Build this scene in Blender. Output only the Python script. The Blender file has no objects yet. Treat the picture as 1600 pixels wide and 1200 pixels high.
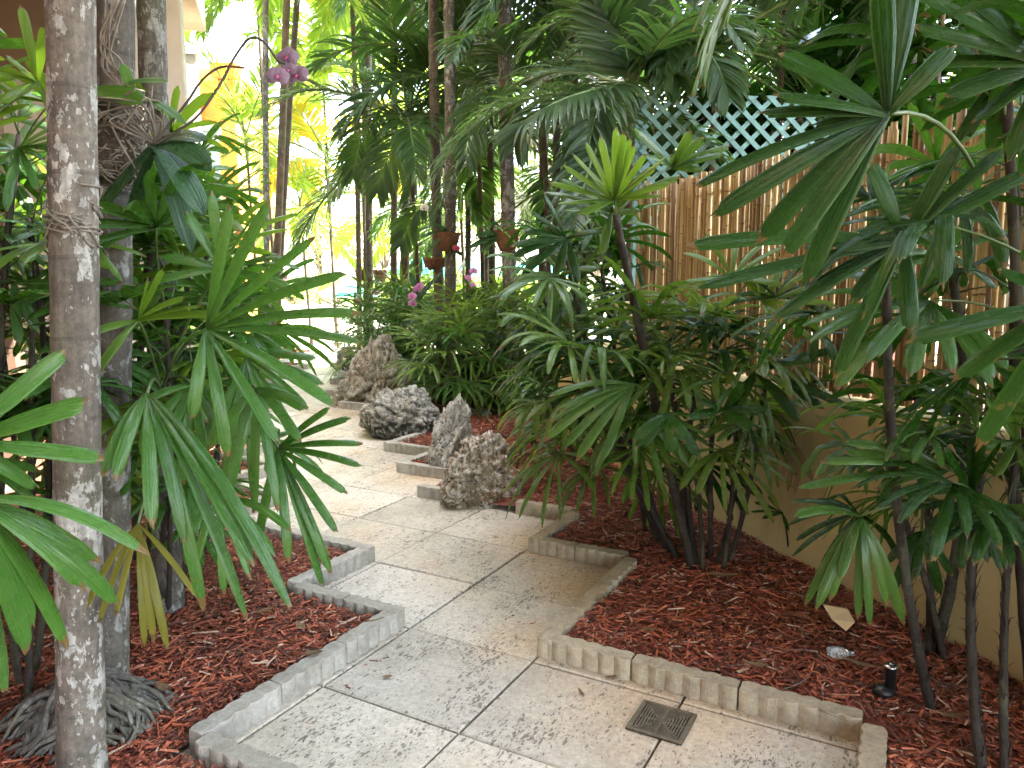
import bpy, math, random
from math import sin, cos, pi, radians, sqrt, atan, atan2
from mathutils import Vector, Matrix, noise, Euler
random.seed(7)
S = bpy.context.scene
COL = S.collection
V = Vector

# ------------------------------------------------------------------ camera geometry (measured from the photograph)
FPX, CAMH = 1170.0, 1.6
PITCH = atan(163 / FPX)
def ray(px, py):
    v = (600 - py) / FPX
    return (px - 800) / FPX, cos(PITCH) + v * sin(PITCH), -sin(PITCH) + v * cos(PITCH)
def P(px, py, Y):
    a, f, u = ray(px, py); t = Y / f
    return V((a * t, Y, CAMH + u * t))

def G(px, py, z=0.0):
    a, f, u = ray(px, py); t = (z - CAMH) / u
    return V((a * t, f * t, z))
TH = radians(28.9)
W = P
UX, UY = sin(TH), cos(TH)
WX, WY = -cos(TH), sin(TH)
def AB(a, b, z=0.0):                      # paving grid axes -> world
    return V((a * UX + b * WX, a * UY + b * WY, z))
def toAB(x, y):
    return x * UX + y * UY, x * WX + y * WY

# ------------------------------------------------------------------ helpers
ORI = {}
def tag(o, label=None, cat=None, group=None, kind=None):
    if label: o['label'] = label
    if cat: o['category'] = cat
    if group: o['group'] = group
    if kind: o['kind'] = kind
    return o
def empty(name, loc, label=None, cat=None, group=None):
    o = bpy.data.objects.new(name, None); COL.objects.link(o)
    o.location = loc; o.empty_display_size = .1
    ORI[o.name] = V(loc)
    return tag(o, label, cat, group)
def inst(name, me, parent, loc=(0, 0, 0), rot=(0, 0, 0), sc=1.0):
    o = bpy.data.objects.new(name, me); COL.objects.link(o)
    o.parent = parent
    o.location = loc; o.rotation_euler = rot
    o.scale = (sc, sc, sc)
    if parent: ORI[o.name] = ORI[parent.name]
    return o

class MB:
    def __init__(s): s.v = []; s.f = []; s.uv = []; s.m = []
    def add(s, vs, fs, uvs=None, mi=0):
        n = len(s.v); s.v.extend(vs)
        s.uv.extend(uvs if uvs else [(0, 0)] * len(vs))
        for f in fs: s.f.append(tuple(i + n for i in f)); s.m.append(mi)
    def grid(s, rows, uvs=None, close=False, mi=0, cap=False):
        n = len(rows[0]); vs = [p for r in rows for p in r]; fs = []
        for i in range(len(rows) - 1):
            for j in range(n if close else n - 1):
                k = (j + 1) % n
                fs.append((i * n + j, i * n + k, (i + 1) * n + k, (i + 1) * n + j))
        if cap and close:
            fs.append(tuple(reversed(range(n)))); fs.append(tuple((len(rows) - 1) * n + j for j in range(n)))
        s.add(vs, fs, uvs, mi)
    def tube(s, pts, rs, n=6, mi=0, cap=True):
        pts = [V(p) for p in pts]
        if not hasattr(rs, '__len__'): rs = [rs] * len(pts)
        rows = []; uv = []
        t0 = (pts[1] - pts[0]).normalized()
        x = t0.orthogonal().normalized()
        L = 0
        for i, p in enumerate(pts):
            t = (pts[min(i + 1, len(pts) - 1)] - pts[max(i - 1, 0)]).normalized()
            x = (x - t * x.dot(t)).normalized(); y = t.cross(x)
            if i: L += (p - pts[i - 1]).length
            rows.append([p + (x * cos(2 * pi * k / n) + y * sin(2 * pi * k / n)) * rs[i] for k in range(n)])
            uv += [(k / n, L) for k in range(n)]
        s.grid(rows, uv, True, mi, cap)
    def box(s, c, sx, sy, sz, rz=0.0, rx=0.0, ry=0.0, mi=0):
        M = Euler((rx, ry, rz)).to_matrix(); c = V(c)
        vs = [c + M @ V((x * sx / 2, y * sy / 2, z * sz / 2)) for z in (-1, 1) for y in (-1, 1) for x in (-1, 1)]
        s.add(vs, [(0, 2, 3, 1), (4, 5, 7, 6), (0, 1, 5, 4), (2, 6, 7, 3), (0, 4, 6, 2), (1, 3, 7, 5)], mi=mi)
    def prism(s, poly, z0, z1, mi=0):
        n = len(poly)
        vs = [V((p[0], p[1], z0)) for p in poly] + [V((p[0], p[1], z1)) for p in poly]
        fs = [tuple(reversed(range(n))), tuple(range(n, 2 * n))] + [(i, (i + 1) % n, n + (i + 1) % n, n + i) for i in range(n)]
        s.add(vs, fs, mi=mi)
    def mesh(s, name, mats, smooth=True, origin=None):
        me = bpy.data.meshes.new(name)
        o = origin or V((0, 0, 0))
        me.from_pydata([(p[0] - o[0], p[1] - o[1], p[2] - o[2]) for p in s.v], [], s.f)
        uvl = me.uv_layers.new(name='UVMap')
        li = [0] * len(me.loops); me.loops.foreach_get('vertex_index', li)
        flat = [0.0] * (2 * len(li))
        for i, vi in enumerate(li): flat[2 * i], flat[2 * i + 1] = s.uv[vi]
        uvl.data.foreach_set('uv', flat)
        for m in (mats if isinstance(mats, (list, tuple)) else [mats]): me.materials.append(m)
        me.polygons.foreach_set('material_index', s.m)
        me.polygons.foreach_set('use_smooth', [smooth] * len(s.f))
        me.update()
        return me
    def build(s, name, mats, parent=None, smooth=True, bevel=0):
        """world-space vertices; top-level objects get their origin at the base of their bounding box"""
        if parent is not None: org = ORI[parent.name]
        else:
            xs = [p[0] for p in s.v]; ys = [p[1] for p in s.v]; zs = [p[2] for p in s.v]
            org = V(((min(xs) + max(xs)) / 2, (min(ys) + max(ys)) / 2, min(zs)))
        o = bpy.data.objects.new(name, s.mesh(name, mats, smooth, org)); COL.objects.link(o)
        if parent is not None: o.parent = parent
        else: o.location = org
        ORI[o.name] = org
        if bevel:
            b = o.modifiers.new('bevel', 'BEVEL'); b.width = bevel; b.segments = 2; b.limit_method = 'ANGLE'
        return o

# ------------------------------------------------------------------ materials
class NT:
    def __init__(s, name):
        s.m = bpy.data.materials.new(name); s.m.use_nodes = True
        s.t = s.m.node_tree; s.b = s.t.nodes['Principled BSDF']; s.o = s.t.nodes['Material Output']
    def n(s, typ, **kw):
        nd = s.t.nodes.new(typ)
        for k, v in kw.items():
            if k.startswith('_'): setattr(nd, k[1:], v)
            else:
                key = k.replace('__', ' ')
                nd.inputs[int(key[1:]) if key[0] == 'i' and key[1:].isdigit() else key].default_value = v
        return nd
    def l(s, a, b):
        s.t.links.new(a, b)
    def coord(s, kind='Object', scale=(1, 1, 1)):
        tc = s.n('ShaderNodeTexCoord'); mp = s.n('ShaderNodeMapping'); mp.inputs['Scale'].default_value = scale
        s.l(tc.outputs[kind], mp.inputs[0]); return mp.outputs[0]
    def noise(s, vec, scale, detail=5, rough=.6, dist=0):
        nd = s.n('ShaderNodeTexNoise', Scale=scale, Detail=detail, Roughness=rough, Distortion=dist)
        if vec is not None: s.l(vec, nd.inputs['Vector'])
        return nd.outputs['Fac']
    def ramp(s, fac, stops):
        nd = s.n('ShaderNodeValToRGB'); e = nd.color_ramp.elements
        while len(e) < len(stops): e.new(.5)
        for el, (p, c) in zip(e, stops):
            el.position = p; el.color = tuple(c) + (1,) if len(c) == 3 else c
        s.l(fac, nd.inputs[0]); return nd.outputs[0]
    def mix(s, fac, a, b, mode='MIX'):
        nd = s.n('ShaderNodeMix', _data_type='RGBA', _blend_type=mode)
        for x, i in ((fac, 0), (a, 6), (b, 7)):
            if isinstance(x, (int, float)): nd.inputs[i].default_value = x
            elif isinstance(x, (tuple, list)): nd.inputs[i].default_value = tuple(x) + (1,) if len(x) == 3 else x
            else: s.l(x, nd.inputs[i])
        return nd.outputs[2]
    def math(s, op, a, b=0.0, c=0.0):
        nd = s.n('ShaderNodeMath', _operation=op)
        for x, i in ((a, 0), (b, 1), (c, 2)):
            if isinstance(x, (int, float)): nd.inputs[i].default_value = x
            else: s.l(x, nd.inputs[i])
        return nd.outputs[0]
    def bump(s, h, strength=.3, dist=.01):
        nd = s.n('ShaderNodeBump', Strength=strength, Distance=dist); s.l(h, nd.inputs['Height'])
        s.l(nd.outputs[0], s.b.inputs['Normal']); return nd
    def island(s):
        return s.n('ShaderNodeNewGeometry').outputs['Random Per Island']
    def objrand(s):
        return s.n('ShaderNodeObjectInfo').outputs['Random']

def leaf_mat(name, c_dark, c_light, c_trans, trans=.3, rough=.36, tip=(.16, .10, .03), spec=.5, ribs=5.0, tipamt=1.0):
    k = NT(name); b = k.b
    tc = k.n('ShaderNodeTexCoord'); sp = k.n('ShaderNodeSeparateXYZ'); k.l(tc.outputs['UV'], sp.inputs[0])
    isl, orr = k.island(), k.objrand()
    r = k.math('ADD', k.math('MULTIPLY', isl, .55), k.math('MULTIPLY', orr, .45))
    nz = k.noise(k.coord('Object', (1, 1, 1)), 9, 3)
    r2 = k.math('ADD', k.math('MULTIPLY', r, .75), k.math('MULTIPLY', nz, .3))
    col = k.mix(r2, c_dark, c_light)
    # pale veins running along the blade
    st = k.n('ShaderNodeTexNoise', Scale=1, Detail=2); mp = k.n('ShaderNodeMapping'); mp.inputs['Scale'].default_value = (26, .35, 1)
    k.l(tc.outputs['UV'], mp.inputs[0]); k.l(mp.outputs[0], st.inputs['Vector'])
    stf = k.math('MULTIPLY', k.math('SUBTRACT', st.outputs['Fac'], .48), 2.2)
    nd = k.n('ShaderNodeClamp'); k.l(stf, nd.inputs[0])
    col = k.mix(k.math('MULTIPLY', nd.outputs[0], .4), col, tuple(x * 1.35 for x in c_light))
    # dry, browned tips (v near 1), wider on some leaflets
    e = k.math('ADD', k.math('MULTIPLY', isl, .05), k.math('MULTIPLY', nz, .05))
    tf = k.math('GREATER_THAN', k.math('ADD', sp.outputs['Y'], e), 1.02)
    tf = k.math('MULTIPLY', tf, tipamt)
    col = k.mix(tf, col, tip)
    if tipamt:
        bl = k.noise(k.coord('Object'), 21, 4, .7)
        bf = k.ramp(k.math('ADD', bl, k.math('MULTIPLY', isl, .10)), [(.73, (0, 0, 0)), (.77, (1, 1, 1))])
        col = k.mix(k.math('MULTIPLY', bf, .75), col, (.17, .13, .035))
        spk = k.math('GREATER_THAN', k.noise(k.coord('Object'), 120, 2, .6), .72)
        col = k.mix(k.math('MULTIPLY', spk, .5), col, (.12, .11, .03))
    k.l(col, b.inputs['Base Color'])
    b.inputs['Specular IOR Level'].default_value = spec * (.4 if trans < .2 else .7)
    b.inputs['Coat Weight'].default_value = (.10 if trans < .2 else .28) if rough < .33 else .12; b.inputs['Coat Roughness'].default_value = .13
    rg = k.math('ADD', k.math('MULTIPLY', k.noise(k.coord('Object'), 30, 2), .25), rough - .1)
    k.l(rg, b.inputs['Roughness'])
    k.bump(st.outputs['Fac'], .85, .006)
    tr = k.n('ShaderNodeBsdfTranslucent')
    tcx = k.mix(tf, k.mix(r, tuple(x * .75 for x in c_trans), c_trans), tip); k.l(tcx, tr.inputs[0])
    ms = k.n('ShaderNodeMixShader', Fac=trans)
    k.l(b.outputs[0], ms.inputs[1]); k.l(tr.outputs[0], ms.inputs[2]); k.l(ms.outputs[0], k.o.inputs[0])
    return k.m

def simple(name, col, rough=.7, var=.25, scale=8, bump=.15, bscale=60, metal=0, bdist=.004):
    k = NT(name); vec = k.coord('Object')
    f = k.noise(vec, scale, 6)
    c = k.ramp(f, [(.25, tuple(x * (1 - var) for x in col)), (.75, tuple(min(1, x * (1 + var)) for x in col))])
    k.l(c, k.b.inputs['Base Color']); k.b.inputs['Roughness'].default_value = rough; k.b.inputs['Metallic'].default_value = metal
    if bump: k.bump(k.noise(vec, bscale, 4), bump, bdist)
    return k.m

M = {}
M['lady'] = leaf_mat('lady_palm_leaf', (.026, .092, .014), (.058, .165, .020), (.15, .38, .025), .26, .25)
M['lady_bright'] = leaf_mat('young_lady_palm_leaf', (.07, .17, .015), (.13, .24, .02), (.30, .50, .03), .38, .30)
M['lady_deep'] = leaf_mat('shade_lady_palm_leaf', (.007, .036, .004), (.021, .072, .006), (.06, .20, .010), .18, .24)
M['lady_pale'] = leaf_mat('pale_lady_palm_leaf', (.045, .115, .012), (.115, .195, .026), (.28, .42, .05), .30, .24)  # paler copy of the leaf; bright highlights put into the colour
M['lady_yellow'] = leaf_mat('yellowing_lady_palm_leaf', (.12, .13, .015), (.22, .20, .02), (.40, .36, .04), .35, .42)
M['lady_cream'] = leaf_mat('sun_bleached_lady_palm_leaf', (.026, .092, .010), (.075, .160, .018), (.20, .36, .03), .26, .22)  # yellower leaf copy; cream highlights put into its colour
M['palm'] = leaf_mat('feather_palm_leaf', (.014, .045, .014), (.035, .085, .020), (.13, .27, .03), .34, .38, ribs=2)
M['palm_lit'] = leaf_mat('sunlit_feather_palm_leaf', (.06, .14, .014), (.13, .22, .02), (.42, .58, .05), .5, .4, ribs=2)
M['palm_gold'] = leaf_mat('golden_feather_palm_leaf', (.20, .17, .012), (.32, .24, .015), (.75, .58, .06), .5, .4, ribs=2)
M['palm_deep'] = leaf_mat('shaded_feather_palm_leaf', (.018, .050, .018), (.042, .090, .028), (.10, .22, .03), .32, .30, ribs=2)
M['palm_dry'] = leaf_mat('dry_palm_leaf', (.16, .10, .05), (.28, .20, .11), (.30, .20, .08), .25, .6, ribs=2)
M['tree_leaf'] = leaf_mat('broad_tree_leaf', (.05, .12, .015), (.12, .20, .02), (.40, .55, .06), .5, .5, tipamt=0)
M['orchid_leaf'] = leaf_mat('orchid_leaf', (.020, .060, .022), (.038, .095, .034), (.05, .14, .03), .12, .26, tipamt=0)
M['orchid_leaf_green'] = leaf_mat('fresh_orchid_leaf', (.05, .14, .015), (.08, .18, .02), (.2, .4, .03), .3, .35, tipamt=0)
M['petal'] = leaf_mat('orchid_petal_mauve', (.20, .12, .20), (.33, .24, .33), (.3, .2, .3), .3, .5, tipamt=0)
M['petal_pink'] = leaf_mat('orchid_petal_pink', (.55, .18, .45), (.65, .30, .58), (.7, .35, .6), .4, .5, tipamt=0)
M['petal_white'] = leaf_mat('orchid_petal_white', (.75, .74, .76), (.82, .8, .82), (.8, .8, .8), .4, .5, tipamt=0)
M['petal_red'] = leaf_mat('orchid_petal_red', (.40, .05, .10), (.50, .08, .14), (.6, .1, .2), .4, .5, tipamt=0)
M['lip'] = simple('orchid_lip', (.30, .05, .16), .5, .4, 60)
M['stalk'] = simple('green_stalk', (.06, .09, .025), .5, .3, 20)
M['stalk_dark'] = simple('dark_stalk', (.045, .04, .03), .55, .4, 20)
M['aerial_root'] = simple('aerial_root', (.15, .13, .105), .8, .45, 25, .4, 90)
M['fibre'] = simple('dark_root_fibre', (.055, .042, .03), .95, .6, 40, .9, 110, bdist=.01)
M['husk'] = simple('coconut_husk', (.13, .062, .03), .95, .5, 22, .9, 70, bdist=.01)

def trunk_mat(name, base, lich, lichen=.58, ring=16, dark=.6):
    k = NT(name); vec = k.coord('Object'); vs = k.coord('Object', (1, 1, .55))
    g = k.noise(vec, 7, 6, .65)
    col = k.ramp(g, [(.28, tuple(x * dark * .7 for x in base)), (.5, base), (.75, tuple(x * 1.35 for x in base))])
    # olive algae film
    col = k.mix(k.math('MULTIPLY', k.math('GREATER_THAN', k.noise(vec, 3.1, 4), .54), .35), col, (.12, .125, .07))
    # lichen spots: two sizes, ragged
    dv = k.n('ShaderNodeMixRGB', Fac=.055); k.l(vs, dv.inputs[1]); nn = k.n('ShaderNodeTexNoise', Scale=28, Detail=3); k.l(vs, nn.inputs['Vector']); k.l(nn.outputs['Color'], dv.inputs[2])
    spots = None
    for sc, th in ((15, .27), (34, .25), (70, .22)):
        vo = k.n('ShaderNodeTexVoronoi', Scale=sc); k.l(dv.outputs[0], vo.inputs['Vector'])
        gate = k.math('GREATER_THAN', k.math('ADD', k.noise(vec, 4.5, 3), k.math('MULTIPLY', vo.outputs['Color'], .28)), lichen + .14)
        sp = k.math('MULTIPLY', k.math('LESS_THAN', vo.outputs['Distance'], th), gate)
        spots = sp if spots is None else k.math('MAXIMUM', spots, sp)
    big = k.math('GREATER_THAN', k.noise(vs, 11, 8, .72), lichen + .04)
    spots = k.math('MAXIMUM', spots, big)
    lc = k.ramp(k.noise(vec, 40, 3), [(.3, tuple(x * .7 for x in lich)), (.7, lich)])
    col = k.mix(k.math('MULTIPLY', spots, .85), col, lc)
    # leaf-scar rings
    wv = k.n('ShaderNodeTexWave', _bands_direction='Z', Scale=ring / 6.28 * .55, Distortion=.7, Detail=3); k.l(vec, wv.inputs['Vector'])
    wv.inputs['Detail Scale'].default_value = 2
    rg = k.math('MULTIPLY', k.math('GREATER_THAN', wv.outputs['Fac'], .992), k.math('GREATER_THAN', k.noise(vec, 12, 3), .45))
    col = k.mix(k.math('MULTIPLY', rg, .5), col, tuple(x * .45 for x in base))
    fine = k.n('ShaderNodeTexNoise', Scale=60, Detail=3); mp = k.coord('Object', (1, 1, .12)); k.l(mp, fine.inputs['Vector'])
    col = k.mix(.5, col, k.ramp(fine.outputs['Fac'], [(.35, (.25, .25, .25)), (.65, (1, 1, 1))]), 'MULTIPLY')
    col = k.mix(.6, col, k.ramp(k.noise(vec, 55, 6, .8), [(.36, (.25, .24, .22)), (.6, (1, 1, 1))]), 'MULTIPLY')
    k.l(col, k.b.inputs['Base Color']); k.b.inputs['Roughness'].default_value = .85
    h = k.math('ADD', k.math('ADD', k.math('MULTIPLY', fine.outputs['Fac'], .6), k.math('MULTIPLY', spots, .35)), k.math('MULTIPLY', k.noise(vec, 45, 5), .8))
    h = k.math('SUBTRACT', h, k.math('MULTIPLY', rg, .8))
    k.bump(h, .7, .006)
    return k.m
M['trunk_pale'] = trunk_mat('lichen_palm_bark', (.15, .128, .104), (.48, .475, .44), .505)
M['trunk_grey'] = trunk_mat('grey_palm_bark', (.105, .095, .08), (.36, .365, .35), .52)
M['trunk_dark'] = trunk_mat('dark_palm_bark', (.12, .10, .08), (.30, .28, .25), .58, 26)
M['trunk_brown'] = trunk_mat('brown_palm_bark', (.12, .078, .048), (.28, .22, .16), .64, 22)
M['cane'] = trunk_mat('fibrous_cane', (.035, .026, .018), (.09, .07, .05), .64, 60)
M['cane_green'] = simple('green_petiole', (.05, .085, .02), .45, .3, 15)
M['shaft'] = simple('crownshaft_green', (.10, .16, .05), .45, .35, 8)
M['root'] = trunk_mat('weathered_root', (.13, .12, .105), (.30, .29, .27), .6, 3)

def paver_mat():
    k = NT('travertine_paver'); vec = k.coord('Object')
    isl = k.island()
    base = k.ramp(k.noise(vec, 2.2, 7, .7), [(.3, (.43, .40, .35)), (.5, (.58, .555, .51)), (.72, (.68, .66, .62))])
    tint = k.ramp(isl, [(0, (.76, .73, .68)), (.5, (.92, .88, .80)), (1, (1, .98, .94))])
    col = k.mix(1.0, base, tint, 'MULTIPLY')
    # rusty leaf-tannin stains
    st = k.ramp(k.noise(vec, 1.1, 5, .6), [(.52, (0, 0, 0)), (.72, (1, 1, 1))])
    col = k.mix(k.math('MULTIPLY', st, .55), col, (.42, .27, .13))
    spots = None                          # warm light patches on the paving, put into the colour
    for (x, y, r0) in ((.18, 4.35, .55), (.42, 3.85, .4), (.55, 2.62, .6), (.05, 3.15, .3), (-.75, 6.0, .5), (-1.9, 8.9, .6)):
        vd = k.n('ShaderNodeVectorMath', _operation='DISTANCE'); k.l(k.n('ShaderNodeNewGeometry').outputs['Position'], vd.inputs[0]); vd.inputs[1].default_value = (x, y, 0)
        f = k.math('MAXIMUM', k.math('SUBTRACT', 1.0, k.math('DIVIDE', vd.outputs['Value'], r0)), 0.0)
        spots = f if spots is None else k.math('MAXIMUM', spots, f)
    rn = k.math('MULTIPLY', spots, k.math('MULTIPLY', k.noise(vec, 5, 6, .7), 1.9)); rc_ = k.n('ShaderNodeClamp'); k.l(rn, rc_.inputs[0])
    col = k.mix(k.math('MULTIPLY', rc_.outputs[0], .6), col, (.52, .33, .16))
    # grime film in small patches
    gr = k.ramp(k.noise(vec, 14, 6, .7), [(.5, (0, 0, 0)), (.75, (1, 1, 1))])
    col = k.mix(k.math('MULTIPLY', gr, .35), col, (.24, .22, .19))
    # pits: elongated holes clustered by a low noise, stretched along the slab
    rot = k.n('ShaderNodeMapping'); rot.inputs['Rotation'].default_value = (0, 0, TH); k.l(k.n('ShaderNodeTexCoord').outputs['Object'], rot.inputs[0])
    sc2 = k.n('ShaderNodeMapping'); sc2.inputs['Scale'].default_value = (1, .42, 1); k.l(rot.outputs[0], sc2.inputs[0])
    dv = k.n('ShaderNodeMixRGB', Fac=.03); nn = k.n('ShaderNodeTexNoise', Scale=40, Detail=3); k.l(sc2.outputs[0], nn.inputs['Vector']); k.l(sc2.outputs[0], dv.inputs[1]); k.l(nn.outputs['Color'], dv.inputs[2])
    cl = k.noise(sc2.outputs[0], 6, 5, .7)
    pits = None
    for s_, t0 in ((58, .40), (120, .38)):
        vo = k.n('ShaderNodeTexVoronoi', Scale=s_); k.l(dv.outputs[0], vo.inputs['Vector'])
        thr = k.math('MULTIPLY', k.math('SUBTRACT', k.math('ADD', cl, k.math('MULTIPLY', vo.outputs['Color'], .35)), t0 + .125), 1.12)
        p = k.math('LESS_THAN', vo.outputs['Distance'], thr)
        pits = p if pits is None else k.math('MAXIMUM', pits, p)
    col = k.mix(k.math('MULTIPLY', pits, .72), col, (.075, .06, .045))
    col = k.mix(.55, col, k.ramp(k.noise(vec, 48, 7, .82), [(.36, (.35, .33, .30)), (.6, (1, 1, 1))]), 'MULTIPLY')
    k.l(col, k.b.inputs['Base Color']); k.b.inputs['Roughness'].default_value = .62
    h = k.math('SUBTRACT', k.math('MULTIPLY', k.noise(vec, 90, 4), .35), pits)
    k.bump(h, .8, .006)
    return k.m
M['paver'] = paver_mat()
M['joint'] = simple('joint_dirt', (.05, .042, .035), .95, .4, 40, .4)
def concrete(name, tint):
    k = NT(name); vec = k.coord('Object'); orr = k.objrand()
    c = k.ramp(k.noise(vec, 9, 7, .7), [(.28, (.24, .22, .19)), (.5, (.40, .385, .35)), (.74, (.52, .505, .47))])
    c = k.mix(1, c, k.ramp(orr, [(0, (.78, .75, .70)), (1, (1, 1, .98))]), 'MULTIPLY')
    c = k.mix(1, c, tint, 'MULTIPLY')
    moss = k.ramp(k.noise(vec, 5, 6, .7), [(.55, (0, 0, 0)), (.72, (1, 1, 1))])
    c = k.mix(k.math('MULTIPLY', moss, .5), c, (.15, .15, .10))
    pit = k.math('GREATER_THAN', k.noise(vec, 120, 3, .7), .66)
    c = k.mix(k.math('MULTIPLY', pit, .5), c, (.12, .11, .1))
    c = k.mix(.5, c, k.ramp(k.noise(vec, 55, 6, .8), [(.34, (.4, .39, .37)), (.62, (1, 1, 1))]), 'MULTIPLY')
    k.l(c, k.b.inputs['Base Color']); k.b.inputs['Roughness'].default_value = .9
    k.bump(k.math('SUBTRACT', k.noise(vec, 70, 5, .7), pit), .7, .004)
    return k.m
M['kerb'] = concrete('grey_cast_concrete', (1, 1, 1)); M['kerb_tan'] = concrete('tan_cast_concrete', (.92, .82, .66))
def mulch(name, chips):
    k = NT(name); vec = k.coord('Object')
    isl = k.island() if chips else k.noise(vec, 60, 4, .7)
    c = k.ramp(isl, [(0, (.06, .018, .011)), (.3, (.18, .042, .022)), (.62, (.36, .082, .038)), (.86, (.52, .15, .07)), (1, (.58, .27, .16))])
    c = k.mix(.5, c, k.ramp(k.noise(k.coord('Object'), 120, 4), [(.3, (.35, .35, .35)), (.7, (1, 1, 1))]), 'MULTIPLY')
    c = k.mix(k.math('MULTIPLY', k.ramp(k.noise(vec, 2.6, 5, .65), [(.46, (0, 0, 0)), (.62, (1, 1, 1))]), .35), c, (.07, .035, .022))
    if not chips: c = k.mix(.5, c, (.03, .012, .008))
    if chips: c = k.mix(k.math('MULTIPLY', k.math('GREATER_THAN', isl, .945), .75), c, (.44, .34, .25))
    k.l(c, k.b.inputs['Base Color']); k.b.inputs['Roughness'].default_value = .6
    k.bump(k.noise(vec, 200 if chips else 50, 4), .6, .004 if chips else .02)
    return k.m
M['chip'] = mulch('mulch_chip', True)
M['bed'] = mulch('mulch_soil', False)
def stucco(name, col, stain=(.2, .15, .08), amt=.35):
    k = NT(name); vec = k.coord('Object')
    c = k.ramp(k.noise(vec, 1.6, 6, .6), [(.3, tuple(x * .86 for x in col)), (.7, tuple(min(1, x * 1.06) for x in col))])
    strk = k.ramp(k.noise(k.coord('Object', (1, 1, .18)), 7, 5, .7), [(.55, (0, 0, 0)), (.8, (1, 1, 1))])
    c = k.mix(k.math('MULTIPLY', strk, amt), c, stain)
    k.l(c, k.b.inputs['Base Color']); k.b.inputs['Roughness'].default_value = .9
    k.bump(k.noise(vec, 110, 5, .7), .4, .004)
    return k.m
M['wall'] = stucco('tan_stucco', (.44, .36, .165), (.22, .17, .075), .6)
M['b_stone'] = stucco('greige_stucco', (.58, .53, .46), (.4, .36, .3), .2)
M['b_white'] = stucco('white_paint', (.72, .71, .68), (.5, .5, .48), .15)
M['b_salmon'] = stucco('salmon_stucco', (.62, .30, .20), (.4, .2, .14), .2)
M['b_yellow'] = stucco('yellow_stucco', (.62, .36, .04), (.6, .45, .2), .15)
M['b_orange'] = stucco('orange_stucco', (.62, .13, .012), (.5, .22, .1), .15)
M['b_cream'] = stucco('warm_cream_stucco', (.44, .32, .19), (.5, .38, .22), .15)
M['b_brown'] = stucco('brown_soffit', (.13, .08, .05), (.08, .05, .03), .3)
M['b_timber'] = stucco('tan_fascia', (.48, .34, .22), (.3, .2, .12), .3)
M['teal'] = simple('teal_paint', (.10, .21, .205), .65, .4, 14, .3, 90)
M['teal_cloth'] = simple('teal_canvas', (.04, .42, .42), .8, .15, 5, .1)
M['deck'] = stucco('pale_deck', (.62, .58, .52), (.45, .4, .33), .25)
M['ground'] = simple('bare_ground', (.16, .12, .08), .95, .4, 1.2, .4)
M['lawn'] = simple('dry_lawn', (.14, .18, .05), .95, .4, 1.5, .4)
M['black'] = simple('black_plastic', (.012, .012, .013), .4, .3, 30, .05)
M['chrome'] = simple('brushed_steel', (.6, .6, .6), .25, .1, 30, .05, metal=1)
M['iron'] = simple('cast_iron_grate', (.13, .105, .07), .6, .5, 40, .3, metal=.4)
M['void'] = simple('drain_dark', (.004, .004, .004), .9, .1)
M['tie'] = simple('white_plastic_tie', (.7, .7, .68), .4, .1)
M['flagstone'] = stucco('sandstone_scrap', (.55, .40, .22), (.3, .2, .1), .3)
M['deadleaf'] = leaf_mat('dead_brown_leaf', (.12, .07, .035), (.30, .20, .11), (.3, .18, .08), .2, .7, tipamt=0)
M['clear'] = NT('clear_plastic').m
_c = M['clear'].node_tree.nodes['Principled BSDF']; _c.inputs['Transmission Weight'].default_value = .75; _c.inputs['Roughness'].default_value = .12; _c.inputs['Base Color'].default_value = (.8, .85, .88, 1)
M['glass'] = NT('tinted_glass').m
_c = M['glass'].node_tree.nodes['Principled BSDF']; _c.inputs['Roughness'].default_value = .08; _c.inputs['Base Color'].default_value = (.20, .42, .40, 1)
def bamboo_mat():
    k = NT('bamboo_cane'); vec = k.coord('Object'); isl = k.island()
    c = k.ramp(isl, [(0, (.15, .085, .026)), (.35, (.25, .155, .052)), (.7, (.36, .245, .09)), (1, (.46, .35, .15))])
    st = k.noise(k.coord('Object', (1, 1, .06)), 70, 4, .7)
    c = k.mix(.55, c, k.ramp(st, [(.32, (.4, .36, .33)), (.62, (1, 1, 1))]), 'MULTIPLY')
    tc = k.n('ShaderNodeTexCoord'); sp = k.n('ShaderNodeSeparateXYZ'); k.l(tc.outputs['UV'], sp.inputs[0])
    k.l(c, k.b.inputs['Base Color']); k.b.inputs['Roughness'].default_value = .58
    k.bump(st, .3, .003)
    return k.m
M['bamboo'] = bamboo_mat()
M['node'] = simple('bamboo_node', (.13, .07, .03), .6, .3)
M['twine'] = simple('dark_tie_wire', (.05, .035, .02), .7, .2)
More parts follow.
